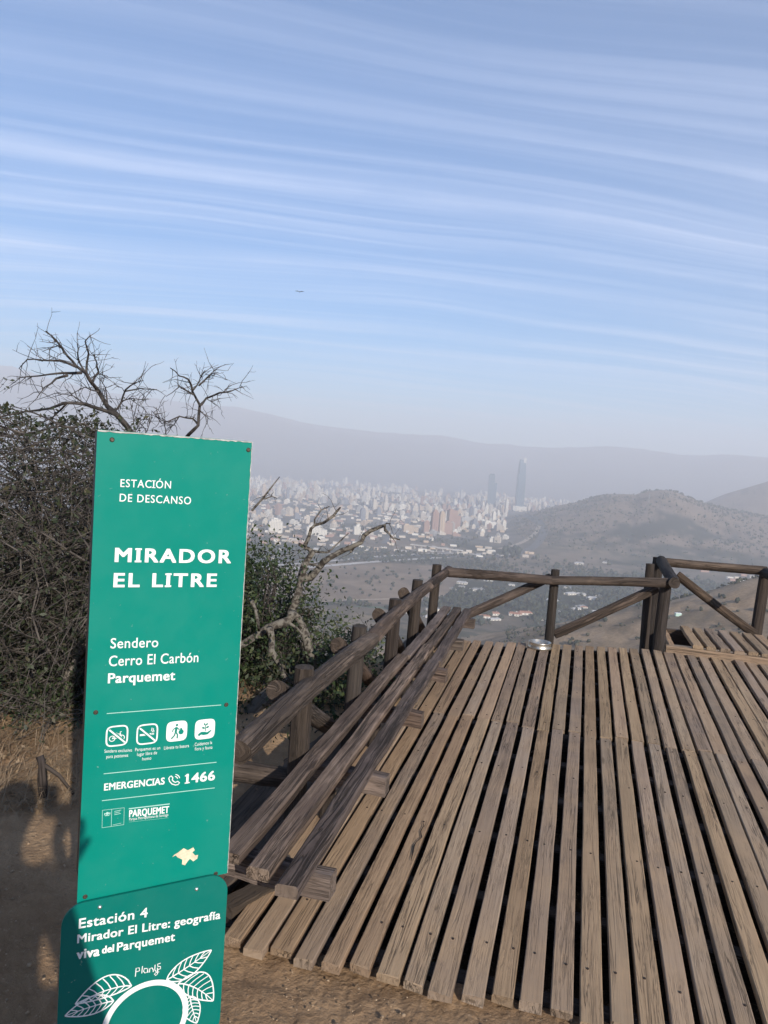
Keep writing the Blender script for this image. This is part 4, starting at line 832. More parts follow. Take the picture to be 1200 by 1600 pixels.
# dry stump, straw, pebbles, litter, rocks
st = onz(68, 1245, -.03); mb = MB(); mb.tube([st, st + [-.01, 0, .08], st + [-.015, .0, .16], st + [-.03, .01, .19]], .022, .016, 9, rough=.2); mb.tube([st + [-.012, 0, .16], st + [.06, .02, .10], st + [.12, .05, .0]], .010, .007, 6, rough=.15)
tag(mb.build('dry_stump', M_POST, None, True), 'short dark broken stump with a bent branch in the dirt left of the sign', 'stump')
ST = []
def scatter_px(n_, poly): 
    P = np.array(poly, float); out = []
    while len(out) < n_:
        q = RNG.uniform(P.min(0), P.max(0), (n_, 2)); out += list(q[inpoly(q[:, 0], q[:, 1], P)])
    return out[:n_]
V = []; L_ = []
for x, y in scatter_px(800, [(-30, 1130), (60, 1120), (125, 1150), (122, 1250), (60, 1262), (-30, 1240)]):
    p = onz(x, y, 0); p[2] = hz(p[0], p[1]) + .01; a = RNG.uniform(0, 6.28); l = RNG.uniform(.05, .22); h = RNG.uniform(.0, .10); d = np.array([math.cos(a) * l, math.sin(a) * l, h]); s_ = np.array([-math.sin(a), math.cos(a), .3]) * .0014
    V += [p - s_, p + s_, p + d * .6 + s_ * .8 + [0, 0, .02], p + d * .6 - s_ * .8 + [0, 0, .02], p + d * .6 - s_ * .8 + [0, 0, .02], p + d * .6 + s_ * .8 + [0, 0, .02], p + d + s_ * .3, p + d - s_ * .3]; L_ += [RNG.uniform()] * 8
tag(link('dry_grass', np_mesh('dry_grass', V, np.arange(len(V)).reshape(-1, 4), False, None, {'lr': L_}), M_STRAW), kind='stuff')
P = [onz(x, y, 0) for x, y in scatter_px(420, [(-30, 1020), (120, 1020), (122, 1230), (60, 1260), (-30, 1260)])]
for p in P: p[2] = hz(p[0], p[1]) + .025
tag(leaf_cloud('leaf_litter', P, .03, M_STRAW, None, .5, (0, 0, 0)), kind='stuff')
def ico(sub):
    import bmesh
    bm = bmesh.new(); bmesh.ops.create_icosphere(bm, subdivisions=sub, radius=1); V = np.array([v.co[:] for v in bm.verts]); F_ = np.array([[v.index for v in f.verts] for f in bm.faces]); bm.free(); return V, F_
IV, IF = ico(1); IV2, IF2 = ico(2)
def stones(name, centres, sizes, m_, base=(IV, IF), squash=.6):
    V = []; F_ = []
    for i, (c, s) in enumerate(zip(centres, sizes)):
        q = base[0] * (1 + RNG.uniform(-.28, .28, (len(base[0]), 1))) * s * np.array([1, RNG.uniform(.6, 1), squash]); a = RNG.uniform(0, 6.28); q = q @ np.array([[math.cos(a), math.sin(a), 0], [-math.sin(a), math.cos(a), 0], [0, 0, 1]]); V.append(q + c); F_.append(base[1] + i * len(base[0]))
    return link(name, np_mesh(name, np.concatenate(V), np.concatenate(F_)), m_)
M_STONE = plain('stone', (.34, .26, .19), .95, var=.3, scale=18, spec=.15); M_CLOD = plain('dirt_clod', (.33, .235, .15), .98, var=.25, scale=40, spec=.1)
cs = [onz(x, y, 0) for x, y in scatter_px(120, [(340, 1490), (480, 1500), (700, 1550), (880, 1590), (960, 1640), (330, 1660)])] + [onz(x, y, 0) for x, y in scatter_px(160, [(-20, 1180), (118, 1200), (100, 1600), (-20, 1640)])]
for c in cs: c[2] = hz(c[0], c[1]) + .012 + .0
tag(stones('pebbles', cs, np.clip(RNG.lognormal(-5.7, .5, len(cs)), .0015, .012), M_CLOD), kind='stuff')
for i, (x, y, s) in enumerate(((98, 1030, .14), (75, 1048, .11), (110, 1062, .16), (60, 1075, .09), (122, 1018, .10))):
    p = onz(x, y, -.02); p[2] = hz(p[0], p[1]) + s * .3
    tag(stones('rock', [p], [s], M_STONE, (IV2, IF2), .7), ('large grey rock beside the shrub stems', 'flat grey rock left of the other rocks', 'largest grey rock nearest the sign edge', 'small grey rock lowest of the rocks left of the sign', 'grey rock farthest back behind the sign')[i], 'rock', 'grey rocks under the shrub')

# ------------------------------------------------------------------ far vegetation
def crown_tpl(nl, seed, flat=.9):
    r = np.random.default_rng(seed); V = []; F_ = []
    for i in range(nl):
        c = np.array([r.uniform(-.45, .45), r.uniform(-.45, .45), r.uniform(.35, .8)]) if nl > 1 else np.array([0, 0, .5]); s = r.uniform(.35, .6)
        q = IV * (1 + r.uniform(-.3, .3, (len(IV), 1))) * s * np.array([1, 1, flat]) + c; V.append(q); F_.append(IF + i * len(IV))
    return np.concatenate(V), np.concatenate(F_)
TPL = [crown_tpl(n_, 100 + i) for i, n_ in enumerate((2, 2, 3, 3, 2))]; CON = [(np.concatenate([IV * [.34, .34, .75] * (1 + np.random.default_rng(5).uniform(-.25, .25, (len(IV), 1))) + [0, 0, .8]]), IF)]
HCL = [(onz(a_, b_, VAL), s_) for a_, b_, s_ in ((900, 940, 1.0), (676, 962, .8), (795, 967, .9), (735, 915, .8), (1130, 858, 1.2))]
def clearing(xy):
    xy = np.array(xy); k = np.ones(len(xy), bool)
    for c, s_ in HCL:
        rc = math.hypot(c[0], c[1]); ur = c[:2] / rc; d = xy - c[:2]; a_ = d @ ur; b_ = d @ np.array([ur[1], -ur[0]]); k &= ~(((a_ / (85 * s_)) ** 2 + (b_ / (32 * s_)) ** 2 < 1) & (RNG.uniform(size=len(xy)) < .88))
    return xy[k]
def forest(name, xy, sizes, m_, tpls=TPL, kind='stuff', hs=1.0):
    xy = np.array(xy); z = height(xy[:, 0], xy[:, 1]); V = []; F_ = []; lr = []; b = 0
    for i in range(len(xy)):
        tv, tf = tpls[RNG.integers(len(tpls))]; a = RNG.uniform(0, 6.28); q = tv @ np.array([[math.cos(a), math.sin(a), 0], [-math.sin(a), math.cos(a), 0], [0, 0, 1]]); V.append(q * sizes[i] * [1, 1, hs * RNG.uniform(.8, 1.3)] + [xy[i, 0], xy[i, 1], z[i] - sizes[i] * .1]); F_.append(tf + b); b += len(tv); lr.append(np.clip(RNG.uniform(.0, .95) + RNG.uniform(-.15, .15, len(tv)), 0, 1))
    return tag(link(name, np_mesh(name, np.concatenate(V), np.concatenate(F_), False, None, {'lr': np.concatenate(lr)}), m_), kind=kind)
def polar(n_, a0, a1, r0, r1, pw=.5): 
    a = R_(1) * RNG.uniform(a0, a1, n_); r = r0 + (r1 - r0) * RNG.uniform(0, 1, n_) ** (1 / (1 + pw)); return r * np.sin(a), r * np.cos(a), r
x, y, r = polar(26000, -14, 34, 820, 5200, .3); z = height(x, y)
ok = (z < VAL + 2) & ~inpoly(x, y, FIELD); az_d = np.degrees(np.arctan2(x, y)); den = sst(fbm(x, y, 190, 4, 81), -.10, .14) * .9 + .06; den = np.where(r < 1150, .95, np.where(r > 2000, den * .95, np.where((r > 1350) & (az_d < 14), den * .4, den))); ok &= RNG.uniform(size=len(x)) < den
xy = np.stack([x, y], 1)[ok][:14000]; x2, y2, r2 = polar(13000, -8, 33, 880, 1750, .2); z2 = height(x2, y2); ok2 = (z2 < VAL + 2) & ~inpoly(x2, y2, FIELD) & (RNG.uniform(size=len(x2)) < (sst(fbm(x2, y2, 120, 4, 82), -.16, .10) * .9 + .08) * np.where((r2 > 1350) & (np.degrees(np.arctan2(x2, y2)) < 14), .4, 1))
xy = np.concatenate([xy, np.stack([x2, y2], 1)[ok2][:6500]]); xy = clearing(xy); forest('valley_trees', xy, np.clip(RNG.lognormal(1.45, .38, len(xy)), 2.2, 9.5), M_CROWN, hs=1.1)
x, y, r = polar(7000, 3, 34, 1950, 3200, .5); z = height(x, y); ok = (z > VAL + 10) & (RNG.uniform(size=len(x)) < sst(fbm(x, y, 130, 5, 68) * -1 + .05, -.10, .14) * .95 + .015); xy = np.stack([x, y], 1)[ok]
forest('hill_scrub', xy, np.clip(RNG.lognormal(1.2, .45, len(xy)), 1.4, 8), M_SCRUB)
x, y, r = polar(9000, 10, 40, 240, 1000, .5); zz = height(x, y); spz = -20 - .4 * np.hypot(x - 335, y - 430); on_sp = spz > zz - 16
dn = np.where(on_sp, sst(fbm(x, y, 24, 4, 83), -.02, .2) * .7 + .08, .75); ok = RNG.uniform(size=len(x)) < dn; XY = np.stack([x, y], 1)[ok]; SPB = on_sp[ok]
vis = SPB & (np.degrees(np.arctan2(XY[:, 0], XY[:, 1])) < 29) & (np.degrees(np.arctan2(XY[:, 0], XY[:, 1])) > 15); iv = np.where(vis)[0]; iv = iv[np.argsort(np.hypot(*XY[iv].T))][:90]
rest = np.ones(len(XY), bool); rest[iv] = False; forest('slope_scrub', XY[rest], RNG.uniform(1.0, 2.9, rest.sum()), M_SCRUB)
x, y, r = polar(3000, -26, 12, 12, 260, .9); ok = RNG.uniform(size=len(x)) < .5; xy = np.stack([x, y], 1)[ok]; forest('slope_scrub', xy, RNG.uniform(.5, 1.6, len(xy)), M_SCRUB)
def bush_thing(name, label, cat, group, pts, s0, s1, m_):
    protos = []
    for t in TPL[:4]:
        me = np_mesh(name, t[0], t[1], False, None, {'lr': RNG.uniform(0, 1, len(t[0]))}); me.materials.append(m_); protos.append(me)
    for i, p in enumerate(pts):
        o = bpy.data.objects.new(name, protos[i % 4]); COL.objects.link(o); s = RNG.uniform(s0, s1); o.location = (p[0], p[1], hz(p[0], p[1]) - .1 * s); o.rotation_euler = (0, 0, RNG.uniform(0, 6.28)); o.scale = (s, s, s * RNG.uniform(.75, 1.1)); tag(o, label, cat, group)
bush_thing('slope_bush', 'dark round bush on the bare sandy slope behind the raised bay', 'bush', 'bushes on the sandy slope', XY[iv], 1.0, 2.6, M_SCRUB)
fb = [onz(x, y, VAL) for x, y in scatter_px(90, [(452, 893), (560, 884), (680, 892), (690, 912), (650, 930), (560, 934), (480, 930), (440, 915)])]
bush_thing('field_bush', 'small dark bush dotted on the dry tan field in the valley', 'bush', 'bushes dotted over the dry field', fb, 3.0, 6.5, M_CROWN)
fb = [onz(x, y, VAL) for x, y in ((787, 868), (792, 864), (797, 866), (803, 867), (809, 869), (800, 872), (790, 874), (740, 962), (752, 955))]
me = np_mesh('tall_tree', CON[0][0], CON[0][1], False, None, {'lr': RNG.uniform(0, .7, len(IV))}); me.materials.append(M_CROWN)
for p in fb:
    o = bpy.data.objects.new('tall_tree', me); COL.objects.link(o); s = RNG.uniform(13, 19) * (1 if p[1] > 1300 else .6); o.location = (p[0], p[1], VAL); o.scale = (s * 1.2, s * 1.2, s); tag(o, 'tall dark narrow tree standing in the valley behind the far railing', 'tree', 'tall dark valley trees')

# ------------------------------------------------------------------ valley roads, field, bridge
def ribbon(name, pts, width, m_, lift=.8, kind='structure'):
    G = [onz(x, y, VAL)[:2] for x, y in pts]; D = []
    for i in range(len(G) - 1):
        k = max(2, int(np.linalg.norm(G[i + 1] - G[i]) / 25))
        for j in range(k): D.append(G[i] + (G[i + 1] - G[i]) * j / k)
    D.append(G[-1]); D = np.array(D)
    for _ in range(6): D[1:-1] = D[1:-1] * .5 + (D[:-2] + D[2:]) * .25
    T = np.gradient(D, axis=0); T /= np.linalg.norm(T, axis=1)[:, None] + 1e-9; Nn = np.stack([-T[:, 1], T[:, 0]], 1)
    V = []
    for i in range(len(D)):
        for sg in (1, -1): q = D[i] + Nn[i] * sg * width / 2; V.append([q[0], q[1], hz(q[0], q[1]) + lift])
    F_ = [(2 * i, 2 * i + 1, 2 * i + 3, 2 * i + 2) for i in range(len(D) - 1)]
    return tag(link(name, np_mesh(name, V, F_), m_), kind=kind)
M_PALER = plain('pale_concrete', (.48, .44, .39), .9, var=.15, scale=.05); M_ASPH = plain('far_asphalt', (.11, .105, .10), .9, var=.2, scale=.05); M_TRACK = plain('dirt_track', (.38, .30, .22), .95, var=.2, scale=.05); M_TURF = plain('turf', (.055, .095, .05), .9, var=.2, scale=.05)
ribbon('canal', [(395, 893), (450, 889), (520, 884), (560, 880), (600, 877), (650, 874), (700, 871)], 18, M_PALER)
ribbon('highway', [(380, 880), (470, 877), (560, 873), (640, 867), (740, 872), (790, 870), (835, 858), (850, 846), (842, 834), (822, 820), (800, 806), (788, 794)], 26, M_ASPH, .9)
ribbon('highway', [(395, 887), (500, 879), (590, 870), (690, 864), (760, 868)], 14, M_PALER, 1.3)
ribbon('road', [(640, 860), (690, 863), (740, 867), (800, 867)], 11, M_PALER, 1.6)
ribbon('road', [(780, 858), (815, 852), (836, 844), (842, 836)], 16, M_TRACK, 1.2)
ribbon('road', [(600, 850), (630, 820), (655, 800), (668, 785)], 18, M_ASPH, 1.1)
ribbon('road', [(480, 942), (540, 936), (600, 938), (680, 934), (740, 925)], 7, M_TRACK, .7)
ribbon('road', [(400, 870), (500, 866), (600, 862)], 8, M_TRACK, .9)
q = [onz(x, y, VAL) for x, y in ((556, 947), (606, 949), (604, 969), (540, 966))]
tag(link('sports_field', np_mesh('sports_field', [p + [0, 0, .5] for p in q], [[0, 3, 2, 1]]), M_TURF), kind='structure')
a, b = onz(642, 856, VAL), onz(722, 866, VAL); d = (b - a) / np.linalg.norm(b - a); br_ = tag(empty('road_bridge', (a + b) / 2), 'long pale road bridge over the dry river bed in the valley', 'bridge')
mb = MB(); mb.box((a + b) / 2 + [0, 0, 9], np.linalg.norm(b - a), 13, 2.2, d, [-d[1], d[0], 0]); mb.build('bridge_deck', M_PALER, br_)
for t in np.linspace(.08, .92, 7): mb = MB(); mb.box(a + (b - a) * t + [0, 0, 3.8], 2.5, 9, 8.2, d, [-d[1], d[0], 0]); mb.build('pier', M_PALER, br_)

# ------------------------------------------------------------------ buildings
def facade(name, glass=False):
    m, n, p, o = mat(name); uv = n.n('ShaderNodeUVMap', uv_map='UV').outputs[0]; rn = n.n('ShaderNodeUVMap', uv_map='RN').outputs[0]; su = n.n('ShaderNodeSeparateXYZ', {0: uv}); sr = n.n('ShaderNodeSeparateXYZ', {0: rn})
    fu = n.math('FRACT', n.math('MULTIPLY', su.outputs[0], 1 / 4.2)); fv = n.math('FRACT', n.math('MULTIPLY', su.outputs[1], 1 / 3.1))
    if glass:
        setp(n, p, base=n.mix(n.ss(fv, .8, .9), (.10, .15, .19), (.30, .33, .35)), rough=.18, metal=.2, spec=.8); return m
    wi = n.math('MULTIPLY', n.math('MULTIPLY', n.ss(fu, .22, .26), n.ss(fu, .72, .76, 1, 0)), n.math('MULTIPLY', n.ss(fv, .28, .32), n.ss(fv, .78, .82, 1, 0)))
    wi = n.math('MULTIPLY', wi, n.math('SUBTRACT', 1.0, sr.outputs[1]))
    cr = n.n('ShaderNodeValToRGB', {0: sr.outputs[0]}); e = cr.color_ramp; e.interpolation = 'CONSTANT'
    cols = [(0, (.60, .52, .42)), (.22, (.70, .65, .56)), (.42, (.50, .38, .27)), (.56, (.42, .40, .37)), (.70, (.36, .22, .165)), (.80, (.46, .40, .33)), (.9, (.20, .21, .235))]
    while len(e.elements) < len(cols): e.elements.new(.5)
    for el, (ps, c) in zip(e.elements, cols): el.position = ps; el.color = (*c, 1)
    setp(n, p, base=n.mix(n.math('MULTIPLY', wi, .8), cr.outputs[0], (.07, .08, .10)), rough=.8, spec=.3); return m
M_FAC = facade('facade'); M_GLASS = facade('glass_facade', True)
M_ROOFS = [plain('roof_pale', (.46, .44, .42), .8, var=.2, scale=.3), plain('roof_grey', (.26, .25, .245), .8, var=.2, scale=.3), plain('roof_tile', (.36, .17, .11), .85, var=.25, scale=.3)]
def block_mb(mb, c, w_, d_, h, a, tone, style=0):
    ca, sa = math.cos(a), math.sin(a); ax = (ca, sa, 0); ay = (-sa, ca, 0); c = np.array(c, float); X_ = np.array(ax); Y_ = np.array(ay)
    mb.box(c + [0, 0, h / 2], w_, d_, h, ax, ay, rn=(tone, 0))
    if style == 0: mb.box(c + X_ * w_ * .1 + [0, 0, h + 2], w_ * .45, d_ * .5, 4, ax, ay, rn=(tone, 1))
    elif style == 1: mb.box(c + X_ * w_ * .72 + [0, 0, h * .36], w_ * .46, d_ * .8, h * .72, ax, ay, rn=(tone, 0)); mb.box(c - X_ * w_ * .15 + [0, 0, h + 1.7], w_ * .4, d_ * .5, 3.4, ax, ay, rn=(tone, 1))
    else: mb.box(c + [0, 0, h + 3], w_ * .7, d_ * .7, 6, ax, ay, rn=(tone, 0)); mb.box(c + [0, 0, h + 7], w_ * .3, d_ * .3, 3, ax, ay, rn=(tone, 1)); mb.box(c - Y_ * d_ * .5 + [0, 0, h * .5], w_ * .3, 2.4, h * .98, ax, ay, rn=(tone, 0))
x, y, r = polar(8000, -13, 27, 2150, 6000, .15); z = height(x, y)
den = sst(fbm(x, y, 420, 3, 91), -.10, .12) * np.where(r < 2700, .28, np.where(r < 4600, .62, .75)) + .04
az_ = np.degrees(np.arctan2(x, y)); den = np.where(az_ > 13, den * .5, den)
ok = (z < VAL + 1.5) & (RNG.uniform(size=len(x)) < den); x, y, r = x[ok], y[ok], r[ok]
BW = RNG.uniform(10, 20, len(x)); BD = RNG.uniform(12, 18, len(x)); BH = np.clip(RNG.lognormal(2.98, .42, len(x)), 9, 62); BT = RNG.uniform(0, 1, len(x))
BH = np.where(r < 2600, BH * .62, BH); sz = BW * BH / r ** 2; onv = (az_[ok] > -10.4) & (az_[ok] < 24); rank = np.argsort(-np.where(onv, sz, 0)); ind = set(rank[:270].tolist())
TN = lambda t: 0 if t < .42 else (1 if t < .56 else (2 if t < .7 else (3 if t < .8 else (1 if t < .9 else 4))))
TNAME = ['white', 'cream', 'light grey', 'brick red', 'dark grey']
rest = MB()
for i in range(len(x)):
    a = RNG.choice([0, .35, .35, -.5, 1.0]) + RNG.normal() * .06; stl = int(RNG.integers(3)); hz_ = VAL - .5
    if i in ind:
        mb = MB(); block_mb(mb, (0, 0, 0), BW[i], BD[i], BH[i], a, BT[i], stl); o = mb.build('apartment_block', M_FAC); o.location = (x[i], y[i], hz_)
        zone = 'in the near belt among trees' if r[i] < 3000 else ('in the middle belt of the city' if r[i] < 4100 else 'in the far haze of the city')
        tall = 'tall' if BH[i] > 42 else ('mid height' if BH[i] > 26 else 'low'); lab = f'{tall} {TNAME[TN(BT[i])]} apartment block {zone}'; tag(o, lab, 'building', lab.replace('block', 'blocks'))
    else: block_mb(rest, (x[i], y[i], hz_), BW[i], BD[i], BH[i], a, BT[i], stl)
x, y, r = polar(4200, -13, 27, 1750, 5200, .1); z = height(x, y); ok = (z < VAL + 1.5) & (RNG.uniform(size=len(x)) < sst(fbm(x, y, 300, 3, 93), -.12, .1) * .6); x, y = x[ok], y[ok]
for i in range(len(x)): rest.box((x[i], y[i], VAL + 2.5), RNG.uniform(8, 22), RNG.uniform(8, 14), RNG.uniform(4, 8), rn=(float(RNG.choice([.1, .3, .5, .75, .85])), 1))
tag(rest.build('far_city', M_FAC), kind='stuff')
def px_block(name, label, x0, x1, yt, yb, tone, style=0, group=None, dd=.8, m_=None, rot=.25):
    b = onz((x0 + x1) / 2, yb, VAL); rr_ = math.hypot(b[0], b[1]); wd = (x1 - x0) / F_PX * rr_; h = (yb - yt) / F_PX * rr_; mb = MB(); block_mb(mb, (0, 0, 0), wd * .85, wd * dd, h, rot, tone, style); o = mb.build(name, m_ or M_FAC); o.location = b; tag(o, label, 'building', group)
px_block('apartment_tower', 'tallest pinkish brick apartment tower in the valley cluster', 672, 684, 800, 834, .72, 2)
px_block('apartment_tower', 'cream apartment tower joined to the right of the tallest pink one', 684, 694, 802, 834, .45, 2)
px_block('apartment_tower', 'wide reddish brick tower at the right of the valley cluster', 697, 713, 797, 826, .75, 1)
px_block('apartment_tower', 'lower pinkish block in front of the wide reddish tower', 689, 706, 816, 834, .73, 0)
px_block('apartment_tower', 'small pinkish block at the left end of the valley cluster', 660, 670, 815, 833, .76, 0)
px_block('apartment_tower', 'plain grey block behind the right end of the brick cluster', 716, 736, 808, 822, .6, 0)
px_block('office_building', 'bright white low building standing alone right of the brick towers', 753, 775, 815, 825, .25, 1, dd=.5)
px_block('office_building', 'stepped white apartment complex close beside the sign edge', 417, 442, 814, 832, .3, 2)
px_block('office_building', 'long low white building under the lichened branch', 476, 502, 823, 836, .3, 1, dd=.5)
px_block('office_building', 'short white block left of the branch tip', 551, 563, 822, 835, .3, 0)
px_block('office_building', 'white box shaped building in the middle of the city', 621, 635, 789, 798, .3, 0, dd=.5)
px_block('office_building', 'low beige building group left of the brick towers', 627, 647, 820, 831, .5, 1, dd=.6)
# the two glass towers
b = np.array(ony(811, 790, 4000.0)); b[2] = VAL; gtw = tag(empty('glass_skyscraper', b), 'tallest tapering glass skyscraper rising alone over the hazy city', 'skyscraper')
tz = ony(815.5, 718, 4000.0)[2]; H_ = tz - VAL; mb = MB(); prof = [(0, 23), (.55, 21.5), (.80, 19), (.93, 16.5), (1.0, 14)]; ring = lambda hw, zz_: [b + np.array([sx_ * hw, sy_ * hw, zz_]) for sx_, sy_ in ((-.8, -1), (.8, -1), (1, -.8), (1, .8), (.8, 1), (-.8, 1), (-1, .8), (-1, -.8))]
vs = []; fs = []; uvs = []
for (f_, hw) in prof: vs += ring(hw, f_ * H_)
for j in range(len(prof) - 1):
    for k in range(8): fs.append((j * 8 + k, j * 8 + (k + 1) % 8, (j + 1) * 8 + (k + 1) % 8, (j + 1) * 8 + k)); uvs.append([(0, prof[j][0] * H_), (12, prof[j][0] * H_), (12, prof[j + 1][0] * H_), (0, prof[j + 1][0] * H_)])
fs.append(tuple(range(len(vs) - 8, len(vs)))); uvs.append([(0, 0)] * 8); mb.add(vs, fs, uvs); mb.build('tower_shaft', M_GLASS, gtw)
mb = MB(); mb.box(b + [10, -17.2, H_ * .985], 14, 4, H_ * .10); mb.build('crown_fin', M_ROOFS[0], gtw); mb = MB(); mb.box(b + [0, 0, 12], 75, 60, 24, rn=(.3, 0)); mb.build('podium', M_FAC, gtw)
b2 = np.array(ony(765, 792, 4050.0)); b2[2] = VAL; tz = ony(766.5, 740, 4050.0)[2]; mb = MB(); h_ = tz - VAL; mb.box(b2 + [0, 0, h_ / 2 - 4], 30, 30, h_ - 8, rn=(.9, 0)); mb.box(b2 + [0, 0, h_ - 4], 24, 24, 8, rn=(.9, 0)); mb.box(b2 + [22, 3, h_ * .37], 15, 26, h_ * .74, rn=(.9, 0))
tag(mb.build('glass_tower', M_GLASS), 'square glass tower left of the tallest skyscraper', 'skyscraper')
# houses on the valley floor
def house_mesh(roof, seed):
    r = random.Random(seed); mb = MB(); L, Wd, h = 14, 9, 3.4; rh = 2.2
    mb.box((0, 0, h / 2), L, Wd, h, rn=(.3, 0)); o_ = .6
    A_ = [(-L / 2 - o_, -Wd / 2 - o_, h), (L / 2 + o_, -Wd / 2 - o_, h), (L / 2 + o_, Wd / 2 + o_, h), (-L / 2 - o_, Wd / 2 + o_, h), (-L / 2 + 1.5, 0, h + rh), (L / 2 - 1.5, 0, h + rh)]
    mb.add(A_, [(0, 1, 5, 4), (2, 3, 4, 5), (1, 2, 5), (3, 0, 4), (3, 2, 1, 0)], None, (0, 0), 1); mb.box((L * .3, 1.2, h + rh * .8), 1, 1, 2.2, rn=(.6, 1)); mb.box((-L * .42, Wd * .62, 1.5), L * .4, Wd * .5, 3, rn=(.3, 0))
    me = mb.mesh('house'); me.materials.append(M_FAC); me.materials.append(M_ROOFS[roof]); return me
HM = [house_mesh(0, 1), house_mesh(1, 2), house_mesh(2, 3)]; HL = ['house with a pale roof', 'house with a grey roof', 'house with an orange tiled roof']
for (cx, cy, sx_, sy_, n_, wts, where) in ((900, 940, 26, 14, 11, (.7, .25, .05), 'in the valley behind the middle post'), (676, 962, 18, 9, 6, (.6, .4, 0), 'just above the bench end'), (795, 965, 26, 4, 7, (.2, 0, .8), 'among trees under the left far rail'), (735, 915, 30, 10, 10, (.5, .4, .1), 'in trees above the left far rail'),
                                           (1000, 872, 90, 8, 10, (.5, .4, .1), 'at the foot of the rocky hill'), (1130, 858, 40, 8, 10, (.7, .2, .1), 'in the side valley at the right'), (520, 862, 60, 6, 12, (.6, .3, .1), 'beside the highway across the valley'), (940, 965, 40, 12, 2, (.8, .2, 0), 'in scrub under the right far rail')):
    for _ in range(n_):
        p = onz(cx + RNG.normal() * sx_ * .95, cy + RNG.normal() * sy_ * .95, VAL)
        if hz(p[0], p[1]) > VAL + 1 or p[1] < 600: continue
        k = int(RNG.choice(3, p=wts)); o = bpy.data.objects.new('house', HM[k]); COL.objects.link(o); o.location = (p[0], p[1], VAL - .1); o.rotation_euler = (0, 0, RNG.uniform(-.5, .5)); s = RNG.uniform(.65, 1.15); o.scale = (s * RNG.uniform(.8, 1.5), s, s * .9); tag(o, HL[k] + ' ' + where, 'house', 'houses ' + where)
az0, sl0 = aslope(1059, 965); rs = 300.0
for r_ in np.arange(200, 900, 4.0):
    if 1.65 + sl0 * r_ < hz(r_ * math.sin(az0), r_ * math.cos(az0)): rs = r_; break
px_, py_ = rs * math.sin(az0), rs * math.cos(az0); tk = tag(empty('storage_container', (px_, py_, hz(px_, py_))), 'small pale green container on the sandy slope behind the raised bay', 'container'); mb = MB(); mb.box((px_, py_, hz(px_, py_) + .9), rs / F_PX * 8.5, 2.0, 1.9, rn=(0, 0)); mb.build('container_body', plain('pale_green_paint', (.42, .58, .50), .6), tk); mb = MB(); mb.box((px_, py_, hz(px_, py_) + 1.95), rs / F_PX * 8.7, 2.1, .2); mb.build('container_roof', M_WHITE, tk)
q_az, q_sl = aslope(972, 775); px_, py_ = 2900 * math.sin(q_az), 2600 * math.cos(q_az); g_ = hz(px_, py_); mb = MB()
for sx_ in (-3, 3):
    for sy_ in (-3, 3): mb.tube([(px_ + sx_, py_ + sy_, g_ - 1), (px_ + sx_ * .15, py_ + sy_ * .15, g_ + 38)], .35, .25, 4)
for h_ in (8, 16, 24, 32): s = 3 * (1 - h_ / 44); mb.tube([(px_ - s, py_ - s, g_ + h_), (px_ + s, py_ - s, g_ + h_ + 2), (px_ + s, py_ + s, g_ + h_), (px_ - s, py_ + s, g_ + h_ + 2), (px_ - s, py_ - s, g_ + h_)], .2, .2, 4)
for h_ in (26, 31, 36): mb.tube([(px_ - 5, py_, g_ + h_), (px_ + 5, py_, g_ + h_)], .25, .25, 4)
tag(mb.build('power_pylon', M_ROOFS[1]), 'thin steel power pylon on the rocky hill', 'pylon')

# ------------------------------------------------------------------ bird, photographer
bc = ony(468, 456, 95.0); bd = tag(empty('bird', bc), 'tiny dark bird gliding in the open sky', 'bird'); mb = MB()
mb.tube([bc + [0, -.16, 0], bc + [0, -.08, .02], bc + [0, .02, .03], bc + [0, .12, .02], bc + [0, .2, 0]], .03, .03, 8); mb.add([bc + [-.02, .18, 0], bc + [.02, .18, 0], bc + [.07, .34, 0], bc + [-.07, .34, 0]], [(0, 1, 2, 3)])
M_BIRD = plain('bird_feathers', (.03, .028, .026), .8); mb.build('body', M_BIRD, bd, True)
for sg in (-1, 1):
    mb = MB(); mb.add([bc + [sg * .03, -.06, .03], bc + [sg * .03, .10, .03], bc + [sg * .30, .12, .10], bc + [sg * .58, .06, .08], bc + [sg * .56, -.02, .08], bc + [sg * .28, -.08, .11]] + [bc + [sg * .03, -.06, .015], bc + [sg * .03, .10, .015], bc + [sg * .30, .12, .09], bc + [sg * .58, .06, .075], bc + [sg * .56, -.02, .075], bc + [sg * .28, -.08, .095]], [(0, 1, 2, 3, 4, 5), (11, 10, 9, 8, 7, 6)] + [(i, i + 6, (i + 1) % 6 + 6, (i + 1) % 6) for i in range(6)]); mb.build('wing', M_BIRD, bd)
PX, PY = -.06, -.37
def pp(x, y, z): return (PX + x, PY + y, z)
VS = []; ES_ = []; RS = []
def chain(pts, rad, root=None):
    prev = root
    for p_, r_ in zip(pts, rad): VS.append(p_); RS.append(r_); ES_.append((prev, len(VS) - 1)) if prev is not None else None; prev = len(VS) - 1
    return prev
pel = chain([pp(0, 0, .96)], [.22]); wst = chain([pp(0, 0, 1.12), pp(0, .01, 1.28), pp(0, .0, 1.40)], [.175, .17, .14], pel)
nk = chain([pp(0, .01, 1.50), pp(0, .03, 1.57), pp(0, .04, 1.66), pp(0, .035, 1.74)], [.058, .062, .088, .075], wst); nose = chain([pp(-.02, .13, 1.645)], [.018], nk - 1)
